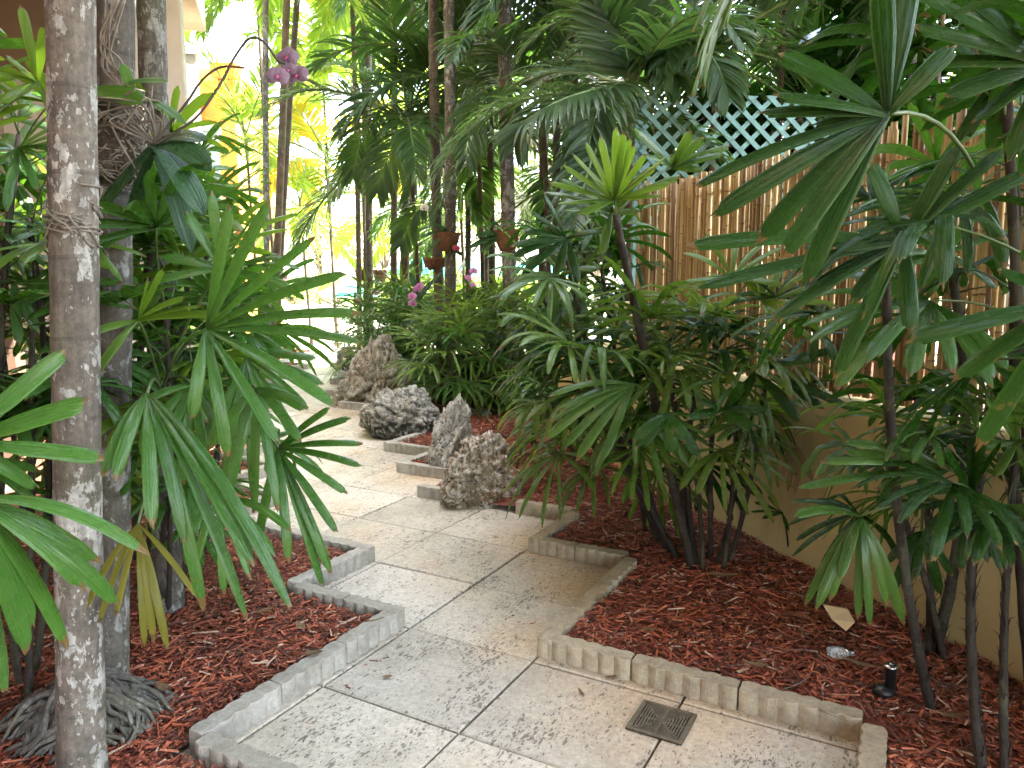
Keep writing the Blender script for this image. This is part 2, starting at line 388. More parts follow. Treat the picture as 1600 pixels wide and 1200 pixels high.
def rock_mat(name, base, dark, white, brown, wamt, bamt):
    k = NT(name); vec = k.coord('Object')
    c = k.ramp(k.noise(vec, 9, 7, .75), [(.32, dark), (.52, base), (.74, tuple(min(1, x * 1.5) for x in base))])
    c = k.mix(k.math('MULTIPLY', k.ramp(k.noise(vec, 3.4, 5, .65), [(.48, (0, 0, 0)), (.62, (1, 1, 1))]), bamt), c, brown)
    w = k.ramp(k.noise(vec, 16, 8, .8), [(wamt, (0, 0, 0)), (wamt + .07, (1, 1, 1))])
    c = k.mix(k.math('MULTIPLY', w, .85), c, white)
    dv = k.n('ShaderNodeMixRGB', Fac=.13); nn = k.n('ShaderNodeTexNoise', Scale=16, Detail=4); k.l(vec, nn.inputs['Vector']); k.l(vec, dv.inputs[1]); k.l(nn.outputs['Color'], dv.inputs[2])
    vo = k.n('ShaderNodeTexVoronoi', Scale=32); k.l(dv.outputs[0], vo.inputs['Vector'])
    pit = k.math('LESS_THAN', vo.outputs['Distance'], k.math('MULTIPLY', k.noise(vec, 7, 6, .75), .74))
    c = k.mix(k.math('MULTIPLY', pit, .72), c, tuple(x * .3 for x in dark))
    ms = k.ramp(k.noise(vec, 4.2, 6, .7), [(.54, (0, 0, 0)), (.66, (1, 1, 1))])
    c = k.mix(k.math('MULTIPLY', ms, .55), c, (.085, .085, .04))
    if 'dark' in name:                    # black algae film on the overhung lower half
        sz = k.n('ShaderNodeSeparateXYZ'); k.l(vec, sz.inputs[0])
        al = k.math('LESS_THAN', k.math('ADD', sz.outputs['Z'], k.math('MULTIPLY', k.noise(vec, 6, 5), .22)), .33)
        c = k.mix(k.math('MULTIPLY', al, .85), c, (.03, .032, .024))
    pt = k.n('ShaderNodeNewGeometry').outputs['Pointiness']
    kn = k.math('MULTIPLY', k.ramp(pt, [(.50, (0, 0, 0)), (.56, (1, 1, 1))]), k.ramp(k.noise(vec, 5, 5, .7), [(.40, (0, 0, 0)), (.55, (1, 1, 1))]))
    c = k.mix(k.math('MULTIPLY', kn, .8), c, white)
    k.l(c, k.b.inputs['Base Color']); k.b.inputs['Roughness'].default_value = .95
    k.bump(k.math('SUBTRACT', k.noise(vec, 38, 6, .75), k.math('MULTIPLY', pit, .8)), 1.0, .03)
    return k.m
M['rock_white'] = rock_mat('lichen_coral_rock', (.27, .215, .145), (.065, .045, .03), (.66, .62, .56), (.26, .135, .05), .52, .85)
M['rock_grey'] = rock_mat('grey_coral_rock', (.34, .33, .28), (.08, .075, .06), (.62, .61, .56), (.2, .18, .13), .50, .4)
M['rock_dark'] = rock_mat('dark_coral_rock', (.27, .255, .21), (.05, .048, .04), (.55, .54, .49), (.05, .05, .04), .56, .5)
M['rock_tan'] = rock_mat('tan_coral_rock', (.33, .29, .215), (.08, .066, .048), (.60, .57, .49), (.20, .14, .075), .55, .5)

# ------------------------------------------------------------------ plan of the beds (paving-grid axes)
RS = [(-3, .10), (2.69, 1.37), (3.77, 1.98), (4.38, 3.23), (4.88, 3.81), (5.45, 4.40), (6.05, 5.25), (7.06, 6.40), (7.75, 7.25), (8.68, 8.02), (9.45, 8.65), (10.4, 9.6), (11.6, 9.9), (13.0, 9.9)]
LS = [(-3, 1.55), (1.53, 2.03), (2.62, 2.68), (3.2, 3.98), (3.77, 4.64), (4.38, 5.3), (4.95, 5.95), (5.5, 6.6), (6.1, 7.2), (6.7, 8.0), (7.5, 8.75), (8.3, 9.35), (9.2, 9.75), (10.1, 10.72), (11.4, 11.4), (12.6, 11.4)]
def step(tab, a):
    r = tab[0][1]
    for x, b in tab:
        if a >= x: r = b
    return r
WT = radians(18.1)
WD = V((-sin(WT), cos(WT), 0)); WN = V((-cos(WT), -sin(WT), 0))   # along the wall, and out of it towards the path
W0 = V((1.93, 2.89, 0))
def wall_side(x, y):                     # >0 on the path side
    return (V((x, y, 0)) - W0).dot(WN)
def wall_t(x, y):
    return (V((x, y, 0)) - W0).dot(WD)
FD = radians(17); FL0 = V((-4.4, 9.5, 0))
BD = V((-sin(FD), cos(FD), 0)); BN = V((cos(FD), sin(FD), 0))     # building line and its normal towards the path
def bed_h(x, y):
    return .046 + .020 * noise.noise(V((x * 2.3, y * 2.3, 0))) + .012 * noise.noise(V((x * 9, y * 9, 3)))
def in_right(a, b, x, y):
    if a > 12.9 or b > step(RS, a) - .01: return False
    t = wall_t(x, y)
    if -2.2 < t < 4.9: return wall_side(x, y) > -.03
    return t >= 4.9 and wall_side(x, y) > -2.8
def in_left(a, b, x, y):
    if a > 12.5 or b < step(LS, a) + .01: return False
    return (V((x, y, 0)) - FL0).dot(BN) > -1.0 and b < step(LS, a) + 3.2

# ground, beds, paving
mb = MB(); mb.add([V((-90, -20, -.06)), V((90, -20, -.06)), V((90, 160, -.06)), V((-90, 160, -.06))], [(0, 1, 2, 3)])
tag(mb.build('ground', M['ground'], smooth=False), kind='structure')
mb = MB()
def heightfield(mb, test, a0, a1, b0, b1, st):
    idx = {}
    na, nb = int((a1 - a0) / st), int((b1 - b0) / st)
    vs = []; fs = []
    def vid(i, j):
        if (i, j) not in idx:
            p = AB(a0 + i * st, b0 + j * st); p.z = bed_h(p.x, p.y); idx[(i, j)] = len(vs); vs.append(p)
        return idx[(i, j)]
    for i in range(na):
        for j in range(nb):
            a, b = a0 + (i + .5) * st, b0 + (j + .5) * st
            p = AB(a, b)
            if p.y > -.5 and test(a, b, p.x, p.y) and not (test is in_right and b > min(step(RS, a - .055), step(RS, a + .04)) - .055) and not (test is in_left and b < max(step(LS, a + .055), step(LS, a - .04)) + .055): fs.append((vid(i, j), vid(i, j + 1), vid(i + 1, j + 1), vid(i + 1, j)))
    mb.add(vs, [tuple(reversed(f)) for f in fs])
heightfield(mb, in_right, -.5, 12.9, -5, 10.2, .07)
tag(mb.build('mulch_bed_right', M['bed']), kind='structure')
mb = MB(); heightfield(mb, in_left, -1, 12.5, 1.2, 15, .07)
tag(mb.build('mulch_bed_left', M['bed']), kind='structure')

mb = MB()
def chip(mb, x, y, z, L, w, h, yaw, pit, rol):
    M3 = Euler((rol, pit, yaw)).to_matrix(); c = V((x, y, z))
    k1, k2 = random.uniform(.5, 1), random.uniform(.4, .95)
    vs = [c + M3 @ V(q) for q in ((-L / 2, -w / 2 * k1, 0), (-L / 2, w / 2 * k1, 0), (L / 2, w / 2 * k2, 0), (L / 2, -w / 2 * k2, 0),
                                 (-L / 2 * .93, -w / 2 * k1, h), (-L / 2, w / 2 * k1 * .8, h), (L / 2 * .9, w / 2 * k2, h * .8), (L / 2, -w / 2 * k2 * .7, h))]
    mb.add(vs, [(4, 7, 6, 5), (0, 4, 5, 1), (1, 5, 6, 2), (2, 6, 7, 3), (3, 7, 4, 0)])
def chips(test, bounds, dens, big):
    a0, a1, b0, b1 = bounds
    n = int((a1 - a0) * (b1 - b0) * dens)
    for _ in range(n):
        a, b = random.uniform(a0, a1), random.uniform(b0, b1); p = AB(a, b)
        if p.y < 1.3 or not test(a, b, p.x, p.y): continue
        if test is in_right and (b > step(RS, a - .10) - .085 or b > step(RS, a) - .09): continue
        if test is in_left and (b < step(LS, a + .065) + .085 or b < step(LS, a) + .09): continue
        L = big * min(.13, random.lognormvariate(math.log(.034), .55)); w = big * random.uniform(.003, .011) * (1.6 if random.random() < .05 else 1)
        chip(mb, p.x, p.y, bed_h(p.x, p.y) + random.uniform(-.004, .022), L, w, random.uniform(.003, .006) * big, random.uniform(0, 2 * pi), random.gauss(0, .22), random.gauss(0, .3))
chips(in_left, (.5, 4.2, 1.5, 5.2), 4800, 1)
chips(in_right, (.6, 4.9, -1.4, 3.3), 4300, 1)
chips(in_right, (4.9, 8.5, 1.6, 6.6), 1700, 1.5)
chips(in_left, (4.2, 8, 4, 9.5), 500, 1.7)
chips(in_right, (8.5, 12.5, 4, 9.9), 300, 2.2)
chips(in_left, (8, 12.3, 9, 13), 300, 2.2)
for _ in range(90):                      # a few strays on the paving beside the kerbs
    a = random.uniform(1.3, 6); s_ = random.choice((0, 1))
    b = (step(LS, a) - random.uniform(.05, .25)) if s_ else (step(RS, a) + random.uniform(.05, .3))
    if any(in_left(a + da, b + db, 0, 4) or step(RS, a + da) > b + db for da in (-.1, .1) for db in (-.06, .06)): continue
    p = AB(a, b); chip(mb, p.x, p.y, .002, random.uniform(.012, .04), random.uniform(.003, .007), .003, random.uniform(0, 6.3), 0, 0)
tag(mb.build('mulch_chips', M['chip'], smooth=False), 'red shredded bark mulch covering the planting beds', 'mulch', kind='stuff')

mb = MB(); A0, DA, B0, DB = 2.075, .572, .722, .641
def rlx(): return random.uniform(-.002, .002)
for i in range(-6, 20):
    for j in range(-6, 19):
        a0, a1, b0, b1 = A0 + i * DA, A0 + (i + 1) * DA, B0 + j * DB, B0 + (j + 1) * DB
        p = AB((a0 + a1) / 2, (b0 + b1) / 2); ac = (a0 + a1) / 2
        if p.y < -.3: continue
        lo = min(step(RS, a0), step(RS, a1)) - .4; hi = max(step(LS, a0), step(LS, a1)) + .4
        if b1 < lo or b0 > hi: continue
        g = .0045; e = .005; z = rlx()
        q = [(a0 + g, b0 + g), (a1 - g, b0 + g), (a1 - g, b1 - g), (a0 + g, b1 - g)]
        q2 = [(a0 + g + e, b0 + g + e), (a1 - g - e, b0 + g + e), (a1 - g - e, b1 - g - e), (a0 + g + e, b1 - g - e)]
        zz = [z + rlx() for _ in range(4)]
        vs = [AB(*c, -.05) for c in q] + [AB(*c, zz[n] - .005) for n, c in enumerate(q)] + [AB(*c, zz[n]) for n, c in enumerate(q2)]
        fs = [(8, 11, 10, 9)] + [(4 + n, 8 + n, 8 + (n + 1) % 4, 4 + (n + 1) % 4) for n in range(4)] + [(n, 4 + n, 4 + (n + 1) % 4, (n + 1) % 4) for n in range(4)]
        mb.add(vs, fs)
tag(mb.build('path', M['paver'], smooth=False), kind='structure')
mb = MB(); mb.add([AB(-3, -2, -.022), AB(13.5, -2, -.022), AB(13.5, 14, -.022), AB(-3, 14, -.022)], [(3, 2, 1, 0)])
tag(mb.build('path_bedding', M['joint'], smooth=False), kind='structure')
mb = MB()
mb.add([V((-30, 16.5, -.012)), V((16, 16.5, -.012)), V((22, 34, -.012)), V((-36, 34, -.012))], [(0, 1, 2, 3)])
tag(mb.build('pool_deck', M['deck'], smooth=False), kind='structure')
mb = MB(); mb.add([V((-60, 34, -.02)), V((60, 34, -.02)), V((80, 90, -.02)), V((-80, 90, -.02))], [(0, 1, 2, 3)])
tag(mb.build('lawn', M['lawn'], smooth=False), kind='structure')

# ------------------------------------------------------------------ kerb stones
def kerb_mesh(L, seed, mat='kerb'):
    rr = random.Random(seed); mb = MB(); n = max(3, int(round(L / .066))); T = .062; Hh = .088
    pts = []
    res = 6
    front = []; back = []
    for i in range(n * res + 1):
        s = -L / 2 + L * i / (n * res); c = abs(sin(pi * i / res))
        front.append((s, -T / 2 - .012 * c)); back.append((s, T / 2 + .010 * abs(sin(pi * (i / res)))))
    ring = front + back[::-1]
    rows = []
    cx = 0
    for z, k in ((0, 1.0), (Hh - .012, 1.0), (Hh - .003, .975), (Hh, .93)):
        r = []
        for (x, y) in ring:
            j = noise.noise(V((x * 25 + seed * 7, y * 25, z * 25))) * .0035
            r.append(V((x * (1 - (1 - k) * .12) + j, y * k + j, z + (noise.noise(V((x * 14 + seed, y * 20, 1))) * .004 if z > 0 else 0))))
        rows.append(r)
    mb.grid(rows, None, True)
    m = len(ring); top = rows[-1]; nf = len(front)
    mb.add(top, [(i, i + 1, m - 2 - i, m - 1 - i) for i in range(nf - 1)])
    return mb.mesh('edging_stone', M[mat], False)
KM = {}
NK = [0]
def kerb(c, L, yaw, label, group):
    NK[0] += 1
    me = kerb_mesh(L - .006, NK[0], 'kerb_tan' if group == GR and c.y < 5.0 else 'kerb')
    o = bpy.data.objects.new('edging_stone', me); COL.objects.link(o)
    o.location = c; o.rotation_euler = (0, 0, yaw + random.gauss(0, .012)); ORI[o.name] = V(c)
    tag(o, label, 'edging stone', group)
YU, YW = atan2(UY, UX), atan2(WY, WX)
GL, GR = 'scalloped concrete edging stones of the left bed', 'scalloped concrete edging stones of the right bed'
near = {
 ('L', 0): ['pale edging stone lying crosswise at the bottom left by the root mass'],
 ('L', 1): ['lower left edging stone standing nearest the grey root mass', 'middle edging stone of three along the front of the left bed', 'upper edging stone ending at the outer corner of the left bed'],
 ('L', 2): ['edging stone seen from behind, next to the left bed outer corner', 'far end edging stone seen from behind in the left bed notch'],
 ('L', 3): ['single fluted edging stone facing the path under drooping palm leaflet tips'],
 ('R', 0): ['edging stone running off the bottom right corner of the photo', 'edging stone behind the one leaving the bottom right corner'],
 ('R', 1): ['tan scalloped stone at the pointed outer corner of the right bed', 'tan mossy scalloped stone directly above the drain grate', 'tan scalloped stone at the right end of the row above the drain grate'],
 ('R', 2): ['edging stone seen from above just behind the pointed right bed corner', 'edging stone seen from above in the middle of the right bed side', 'edging stone seen from above deep in the dark right bed notch'],
 ('R', 3): ['short block with the sunlit end beside the stained paver in the right bed row', 'fluted block in dark shade to the right of a sunlit short block'],
}
def edge_run(side, tab):
    cnt = 0
    for i in range(1, len(tab)):
        a, bprev, bnew = tab[i][0], tab[i - 1][1], tab[i][1]
        anext = tab[i + 1][0] if i + 1 < len(tab) else a + .9
        sgn = -1 if side == 'R' else 1
        runs = []
        # crosswise piece at a, from bprev to bnew ; lengthwise piece at bnew from a to anext
        runs.append(('w', a, bprev, bnew)); runs.append(('u', bnew, a, anext))
        if i == 1: runs.insert(0, ('u', bprev, tab[1][0] - (.9 if side == 'R' else .5), tab[1][0]))
        for r in runs:
            L = abs(r[3] - r[2]); far = 0
            k = {'R': {('w', 2.69): 1, ('u', 1.37): 2, ('w', 3.77): 3, ('u', .10): 0}, 'L': {('w', 1.53): 0, ('u', 2.03): 1, ('w', 2.62): 2, ('u', 2.68): 3, ('u', 1.55): 9}}[side].get((r[0], r[1]), -1)
            if L < .12: continue
            names = near.get((side, k))
            n = len(names) if names else max(1, int(round(L / .46)))
            lo, hi = r[2], r[3]
            for q in range(n):
                t0, t1 = lo + (hi - lo) * q / n, lo + (hi - lo) * (q + 1) / n
                mid = (t0 + t1) / 2; off = .04
                if r[0] == 'w':
                    c = AB(r[1] + (.04 if side == 'R' else -.0), mid); yaw = YW
                    if side == 'R' and q == n - 1: pass
                else:
                    c = AB(mid, r[1] - .04 if side == 'R' else r[1] + .04); yaw = YU
                # rocks stand in for the kerb here
                skip = (side == 'R' and r[0] == 'w' and r[1] == 4.38 and 2.55 < mid < 2.72) or (side == 'R' and r[0] == 'u' and r[1] in (3.23, 5.25)) or (side == 'R' and r[0] == 'w' and r[1] == 6.05)
                if skip: continue
                if names: lab = names[q]
                elif side == 'R':
                    lab = {4.38: 'edging stones beside the white flecked boulder', 1.98: 'edging stones beside the white flecked boulder'}.get(r[1])
                    lab = 'scalloped edging stone beside the white flecked boulder in the foreground row of rocks' if lab else (
                        'grey edging stone of the small stepped corners left of the upright rock' if r[1] in (4.88, 3.81, 5.45, 4.40) else 'small far edging stone along the right of the path beyond the dark bellied boulder')
                else: lab = 'edging stone along the left bed, mostly screened by the big fan palm leaves' if a < 9 else 'far low edging stone in the sunlit stack at the left bed end'
                kerb(c, abs(t1 - t0) - .0, yaw, lab, GL if side == 'L' else GR)
                cnt += 1
edge_run('L', LS); edge_run('R', RS)

# ------------------------------------------------------------------ rocks
def rock(name, px, py, w, h, d, mat, label, seed, shape='round', lean=(0, 0), yaw=0, rough=1.0):
    base = G(px, py); base.z = -.03
    import bmesh
    bm = bmesh.new(); bmesh.ops.create_icosphere(bm, subdivisions=6, radius=1)
    cy, sy = cos(yaw), sin(yaw); o = V((seed * 3.7, seed * 1.9, seed * 5.1))
    for v in bm.verts:
        p = v.co.copy(); n = p.normalized()
        r = 1 + .30 * noise.noise(n * 1.3 + o) + .16 * noise.noise(n * 2.9 + o)
        r -= .20 * max(0, .14 - abs(noise.noise(n * 2.3 + o * 1.7))) / .14 * .55; r += .10 * noise.noise(n * 4.5 + o)
        f = noise.fractal(n * 6 + o, .8, 2.2, 4); r += .055 * rough * f
        c = noise.voronoi(n * 9 + o)[0]; r += .11 * rough * ((c[1] - c[0]) - .28)
        c2 = noise.voronoi(n * 20 + o)[0]; r -= .075 * rough * max(0, .42 - c2[0]) * 1.5
        r += .035 * rough * noise.fractal(n * 24 + o, .8, 2.1, 3)
        q = n * r
        z = q.z
        tz = (z + 1) / 2
        if shape == 'cone': k = 1.04 - .20 * max(0, min(1, tz)); q.x *= k; q.y *= k
        if shape == 'belly': k = .62 + .55 * max(0, min(1, tz * 1.6)); q.x *= k; q.y *= k
        x, y = q.x * w / 2, q.y * d / 2; zz = (max(-.35, z) + .35) / 1.35 * h
        x += lean[0] * zz; y += lean[1] * zz
        v.co = V((x * cy - y * sy, x * sy + y * cy, zz))
    me = bpy.data.meshes.new(name); bm.to_mesh(me); bm.free(); me.materials.append(M[mat])
    me.polygons.foreach_set('use_smooth', [True] * len(me.polygons))
    ob = bpy.data.objects.new(name, me); COL.objects.link(ob); ob.location = base; ORI[ob.name] = base
    tag(ob, label, 'rock', 'coral rocks edging the right bed')
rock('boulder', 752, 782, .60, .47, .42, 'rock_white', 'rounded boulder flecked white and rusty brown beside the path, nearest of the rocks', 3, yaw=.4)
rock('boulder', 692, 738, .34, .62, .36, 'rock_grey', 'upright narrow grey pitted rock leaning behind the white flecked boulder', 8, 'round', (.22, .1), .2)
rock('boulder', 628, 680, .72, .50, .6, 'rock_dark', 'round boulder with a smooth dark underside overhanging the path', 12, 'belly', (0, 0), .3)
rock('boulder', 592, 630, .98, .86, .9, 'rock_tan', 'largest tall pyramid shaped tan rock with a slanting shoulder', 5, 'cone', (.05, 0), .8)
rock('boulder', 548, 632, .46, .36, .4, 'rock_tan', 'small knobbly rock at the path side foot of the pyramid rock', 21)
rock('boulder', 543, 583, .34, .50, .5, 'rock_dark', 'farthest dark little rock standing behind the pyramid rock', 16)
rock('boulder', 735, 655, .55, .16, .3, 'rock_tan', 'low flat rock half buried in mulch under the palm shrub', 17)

# ------------------------------------------------------------------ leaves
def strap(mb, pts, width, nrm, prof=None, pleat=.09, nx=6, blunt=True, fold=.0, rr=random, mi=0):
    """one strap-shaped leaflet along a centre line; nrm = upper side"""
    n = len(pts); rows = []; uv = []
    jag = [rr.uniform(-.5, .5) for _ in range(nx + 1)]
    tw = rr.uniform(-.25, .25)
    for i, p in enumerate(pts):
        s = i / (n - 1)
        t = (pts[min(i + 1, n - 1)] - pts[max(i - 1, 0)]).normalized()
        x = t.cross(nrm)
        x = x.normalized() if x.length > 1e-4 else t.orthogonal().normalized()
        up = x.cross(t).normalized()
        a = tw * s; x, up = x * cos(a) + up * sin(a), up * cos(a) - x * sin(a)
        if prof: w = prof(s)
        else:
            w = (.26 + .74 * min(1, s / .45) ** .9) * (1 if s < .78 else max(0, 1 - ((s - .78) / .22) ** 2.2 * .52))
        w *= width
        row = []
        for j in range(nx + 1):
            q = 2 * j / nx - 1
            hgt = (pleat * width * (1 if j % 2 else -1) * .5 * min(1, 2.2 * (1 - s) + .15)) + fold * width * abs(q) - .10 * width * q * q
            off = 0
            if blunt and i == n - 1: off = jag[j] * .34 * width * 1.5 - abs(q) ** 2 * .45 * width
            row.append(p + x * (q * w / 2) + up * hgt + t * off)
            uv.append((j / nx, s))
        rows.append(row)
    mb.grid(rows, uv, False, mi)

def fan(mb, hub, d, nrm, nl, L, width, spread, droop, rr, cone=.12, nseg=9, nx=6):
    d = d.normalized(); nrm = (nrm - d * nrm.dot(d)).normalized(); side = nrm.cross(d)
    for i in range(nl):
        ph = spread * (2 * (i + .5) / nl - 1) + rr.gauss(0, .05)
        dr = (d * cos(ph) + side * sin(ph) + nrm * (cone + rr.gauss(0, .09))).normalized()
        ll = L * (1 - .22 * (abs(ph) / spread) ** 1.5) * rr.uniform(.86, 1.07)
        k = droop * rr.uniform(.55, 1.4)
        pts = [hub.copy()]; cur = dr.copy(); st = ll / nseg
        kink = rr.random() < .12; ks = rr.uniform(.4, .7)
        for s in range(nseg):
            fr = (s + 1) / nseg
            cur = (cur + V((0, 0, -1)) * k * (fr ** 1.3) * .32 * (1 if cur.z > -.93 else 0)).normalized()
            if kink and abs(fr - ks) < .5 / nseg: cur = (cur + V((0, 0, -.9))).normalized()
            pts.append(pts[-1] + cur * st)
        upn = (nrm + V((0, 0, .25))).normalized()
        strap(mb, pts, width * rr.uniform(.7, 1.15), upn, rr=rr, nx=nx)

def fan_variant(mat, seed, elev, nl=9, L=.34, width=.040, spread=1.9, droop=.5, pet=.28, nseg=9, nx=6):
    """a fan frond in local axes: petiole leaves the origin along +Y at the elevation, then the blade"""
    rr = random.Random(seed); mb = MB()
    e = elev; pts = [V((0, 0, 0))]; st = pet / 5
    for i in range(5):
        pts.append(pts[-1] + V((rr.gauss(0, .01), cos(e), sin(e))).normalized() * st); e -= .09
    mb.tube(pts, [.0042, .0036, .0032, .003, .003, .003], 5, 1)
    e -= .25
    d = V((rr.gauss(0, .15), cos(e), sin(e))); nrm = V((rr.gauss(0, .2), -sin(e), cos(e)))
    fan(mb, pts[-1], d, nrm, nl, L, width, spread, droop, rr, nseg=nseg, nx=nx)
    return mb.mesh('frond', [mat, M['cane_green']])
FV = {}
def fans(key, mat, **kw):
    out = []
    for e in (80, 55, 30, 5, -25):
        out.append([fan_variant(M[mat], hash((key, e, q)) % 9999 if False else (len(key) * 131 + e * 7 + q * 37), radians(e), nl=random.Random(e * 3 + q).choice((9, 10, 11, 12)), **kw) for q in range(3)])
    FV[key] = out
fans('lady', 'lady', droop=.55)
fans('bright', 'lady_bright', droop=.35)
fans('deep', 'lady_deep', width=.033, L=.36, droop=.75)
fans('cream', 'lady_cream', width=.030, L=.37, droop=.8)
fans('far', 'lady_pale', width=.024, L=.34, droop=.6, nseg=6, nx=4)
fans('fard', 'lady', width=.026, L=.34, droop=.7, nseg=6, nx=4)
fans('pale', 'lady_pale', width=.030, L=.37, droop=.75)
fans('yellow', 'lady_yellow', droop=1.0)

def cane_mesh(mb, pts, r):
    n = len(pts)
    rs = []
    fine = []
    for i in range(n - 1):
        for q in range(5):
            fine.append(pts[i].lerp(pts[i + 1], q / 5))
    fine.append(pts[-1])
    for i, p in enumerate(fine):
        rs.append(r * (1.15 - .3 * i / len(fine)) * (1 + .16 * noise.noise(p * 30)))
    mb.tube(fine, rs, 8)
    if r > .0095:                         # woven leaf-sheath fibre left on the cane
        rr = random.Random(int(r * 1e5) + len(fine))
        for i in range(len(fine) - 2):
            for q in range(2):
                a = rr.uniform(0, 6.28); o = V((cos(a), sin(a), 0)); p = fine[i].lerp(fine[i + 1], rr.random()) + o * r * .95
                mb.tube([p, p + o * .004 + V((0, 0, rr.uniform(.015, .04))), p + o * rr.uniform(.006, .02) + V((rr.gauss(0, .008), rr.gauss(0, .008), rr.uniform(.03, .075)))], [.0022, .0016, .0006], 4)
def curve3(p0, p1, bow, n=6):
    out = []
    for i in range(n + 1):
        s = i / n
        out.append(p0.lerp(p1, s) + bow * (4 * s * (1 - s)))
    return out

def lady_palm(label, canes, group='lady palms beside the path', seed=1):
    """canes: (base, top, radius, n_fronds, keys, scale, spanfrac, azimuth or None)"""
    rr = random.Random(seed)
    t = empty('lady_palm', canes[0][0], label, 'lady palm', group)
    org = canes[0][0]
    for (b, tp, r, nf, keys, sc, span, az) in canes:
        mb = MB(); bow = V((rr.gauss(0, .03), rr.gauss(0, .03), 0)) * (tp - b).length
        c = curve3(b, tp, bow); cane_mesh(mb, c, r); mb.build('cane', M['cane'], t)
        for i in range(nf):
            s = 1 - span * (i / max(1, nf - 1))
            k = min(len(c) - 2, int(s * (len(c) - 1))); p = c[k].lerp(c[k + 1], s * (len(c) - 1) - k)
            ev = min(4, int(i / nf * 3.5 + rr.random() * .9))
            a = (i * 2.4 + rr.gauss(0, .3) + seed) if az is None else az + rr.gauss(0, .75)
            key = rr.choice(keys)
            inst('frond', rr.choice(FV[key][ev]), t, p - org, (rr.gauss(0, .1), rr.gauss(0, .15), a), sc * rr.uniform(.8, 1.15))
    return t

def hero(parent, mat, hub, Y, tips, width, sag=.10, dz=0.0, face=.5, pet=None, seed=0, nseg=14, curl=.0):
    """a frond placed leaflet by leaflet; each tip is (px, py) or (px, py, depth offset)"""
    rr = random.Random(seed + int(hub[0])); h = P(hub[0], hub[1], Y); mb = MB()
    cam = V((0, 0, CAMH))
    for tp in tips:
        q = P(tp[0], tp[1], Y + (tp[2] if len(tp) > 2 else dz) + rr.gauss(0, .02)); L = (q - h).length
        mid = (h + q) / 2 + V((0, 0, 1)) * sag * L * rr.uniform(.6, 1.3) + (cam - h).normalized() * .08 * L
        pts = []
        for i in range(nseg + 1):
            s = i / nseg
            pts.append(h * (1 - s) ** 2 + mid * 2 * s * (1 - s) + q * s * s)
        toc = (cam - (h + q) / 2).normalized()
        nrm = (toc * face + V((0, 0, 1)) * (1 - face) + V((rr.gauss(0, .12), 0, rr.gauss(0, .12)))).normalized()
        strap(mb, pts, width * .65 * rr.uniform(.85, 1.15) * (tp[3] if len(tp) > 3 else 1), nrm, nx=8, pleat=.10, rr=rr)
    if pet is not None:
        p0 = P(*pet) if not isinstance(pet, Vector) else pet
        c = curve3(p0, h, V((0, 0, .04))); mb.tube(c, .0045, 6, 1)
    return mb.build('frond', [M[mat], M['cane_green']], parent)

# ---- left foreground lady palms
b = V((-1.28, 2.62, .05))
lp = lady_palm('big lady palm with glossy fans reaching over the path beside the left trunks', [
    (V((-1.62, 3.35, .05)), V((-1.22, 2.65, 1.50)), .011, 8, ['lady', 'lady', 'bright'], 1.0, .35, None),
    (V((-1.75, 3.5, .05)), V((-1.22, 2.9, 1.30)), .012, 7, ['lady'], 1.0, .4, None),
    (V((-1.9, 3.4, .05)), V((-1.40, 2.95, 1.72)), .013, 8, ['lady', 'bright'], 1.0, .4, None),
    (V((-1.7, 3.7, .05)), V((-1.3, 3.2, 1.05)), .012, 7, ['lady'], 1.0, .5, None),
], seed=4)
cA, cB = V((-1.26, 2.66, 1.2)), V((-1.05, 2.82, 1.1))
hero(lp, 'lady', (322, 514), 2.0, [(358, 318), (418, 316), (492, 370), (541, 427), (562, 488), (563, 533), (526, 634), (436, 692), (356, 716), (300, 655), (250, 560, .25)], .052, .06, -.06, .55, cA)
hero(lp, 'lady', (230, 614), 1.8, [(160, 742), (180, 752), (238, 826), (290, 850), (318, 955), (386, 966), (398, 886), (455, 952)], .05, .16, -.1, .5, cA)
hero(lp, 'lady_yellow', (216, 818), 2.12, [(130, 958), (154, 974), (180, 964), (226, 1010), (240, 1004), (262, 1014), (310, 935)], .032, .16, -.06, .5, V((-1.28, 2.7, .95)))
hero(lp, 'lady', (434, 700), 2.25, [(516, 636), (549, 652), (568, 693), (565, 728), (545, 772), (528, 833), (518, 897), (505, 915), (452, 880), (400, 860)], .044, .08, -.05, .5, cB)
hero(lp, 'lady', (400, 606), 2.2, [(470, 690), (436, 800), (395, 800), (352, 790), (330, 700), (480, 640)], .05, .14, -.08, .5, cB)
hero(lp, 'lady', (385, 560), 2.4, [(482, 640), (472, 705), (440, 762), (400, 792), (350, 775), (505, 600), (325, 705), (495, 560)], .05, .12, -.08, .5, cB)
hero(lp, 'lady', (300, 600), 2.45, [(250, 720), (285, 760), (330, 790), (375, 740), (220, 690), (400, 690), (200, 640)], .05, .14, -.08, .5, cA)
hero(lp, 'lady', (345, 420), 2.35, [(290, 330), (330, 300), (400, 330), (440, 400), (455, 450), (250, 400), (235, 440)], .046, .06, -.05, .5, cA)
hero(lp, 'lady_bright', (215, 500), 2.3, [(255, 420), (232, 432), (318, 478), (350, 492), (290, 465), (140, 520), (145, 590)], .042, .1, -.1, .5, cA)
hero(lp, 'lady', (340, 780), 2.2, [(300, 900), (350, 930), (392, 905), (430, 870), (455, 830), (280, 850)], .042, .2, -.06, .5, cB)
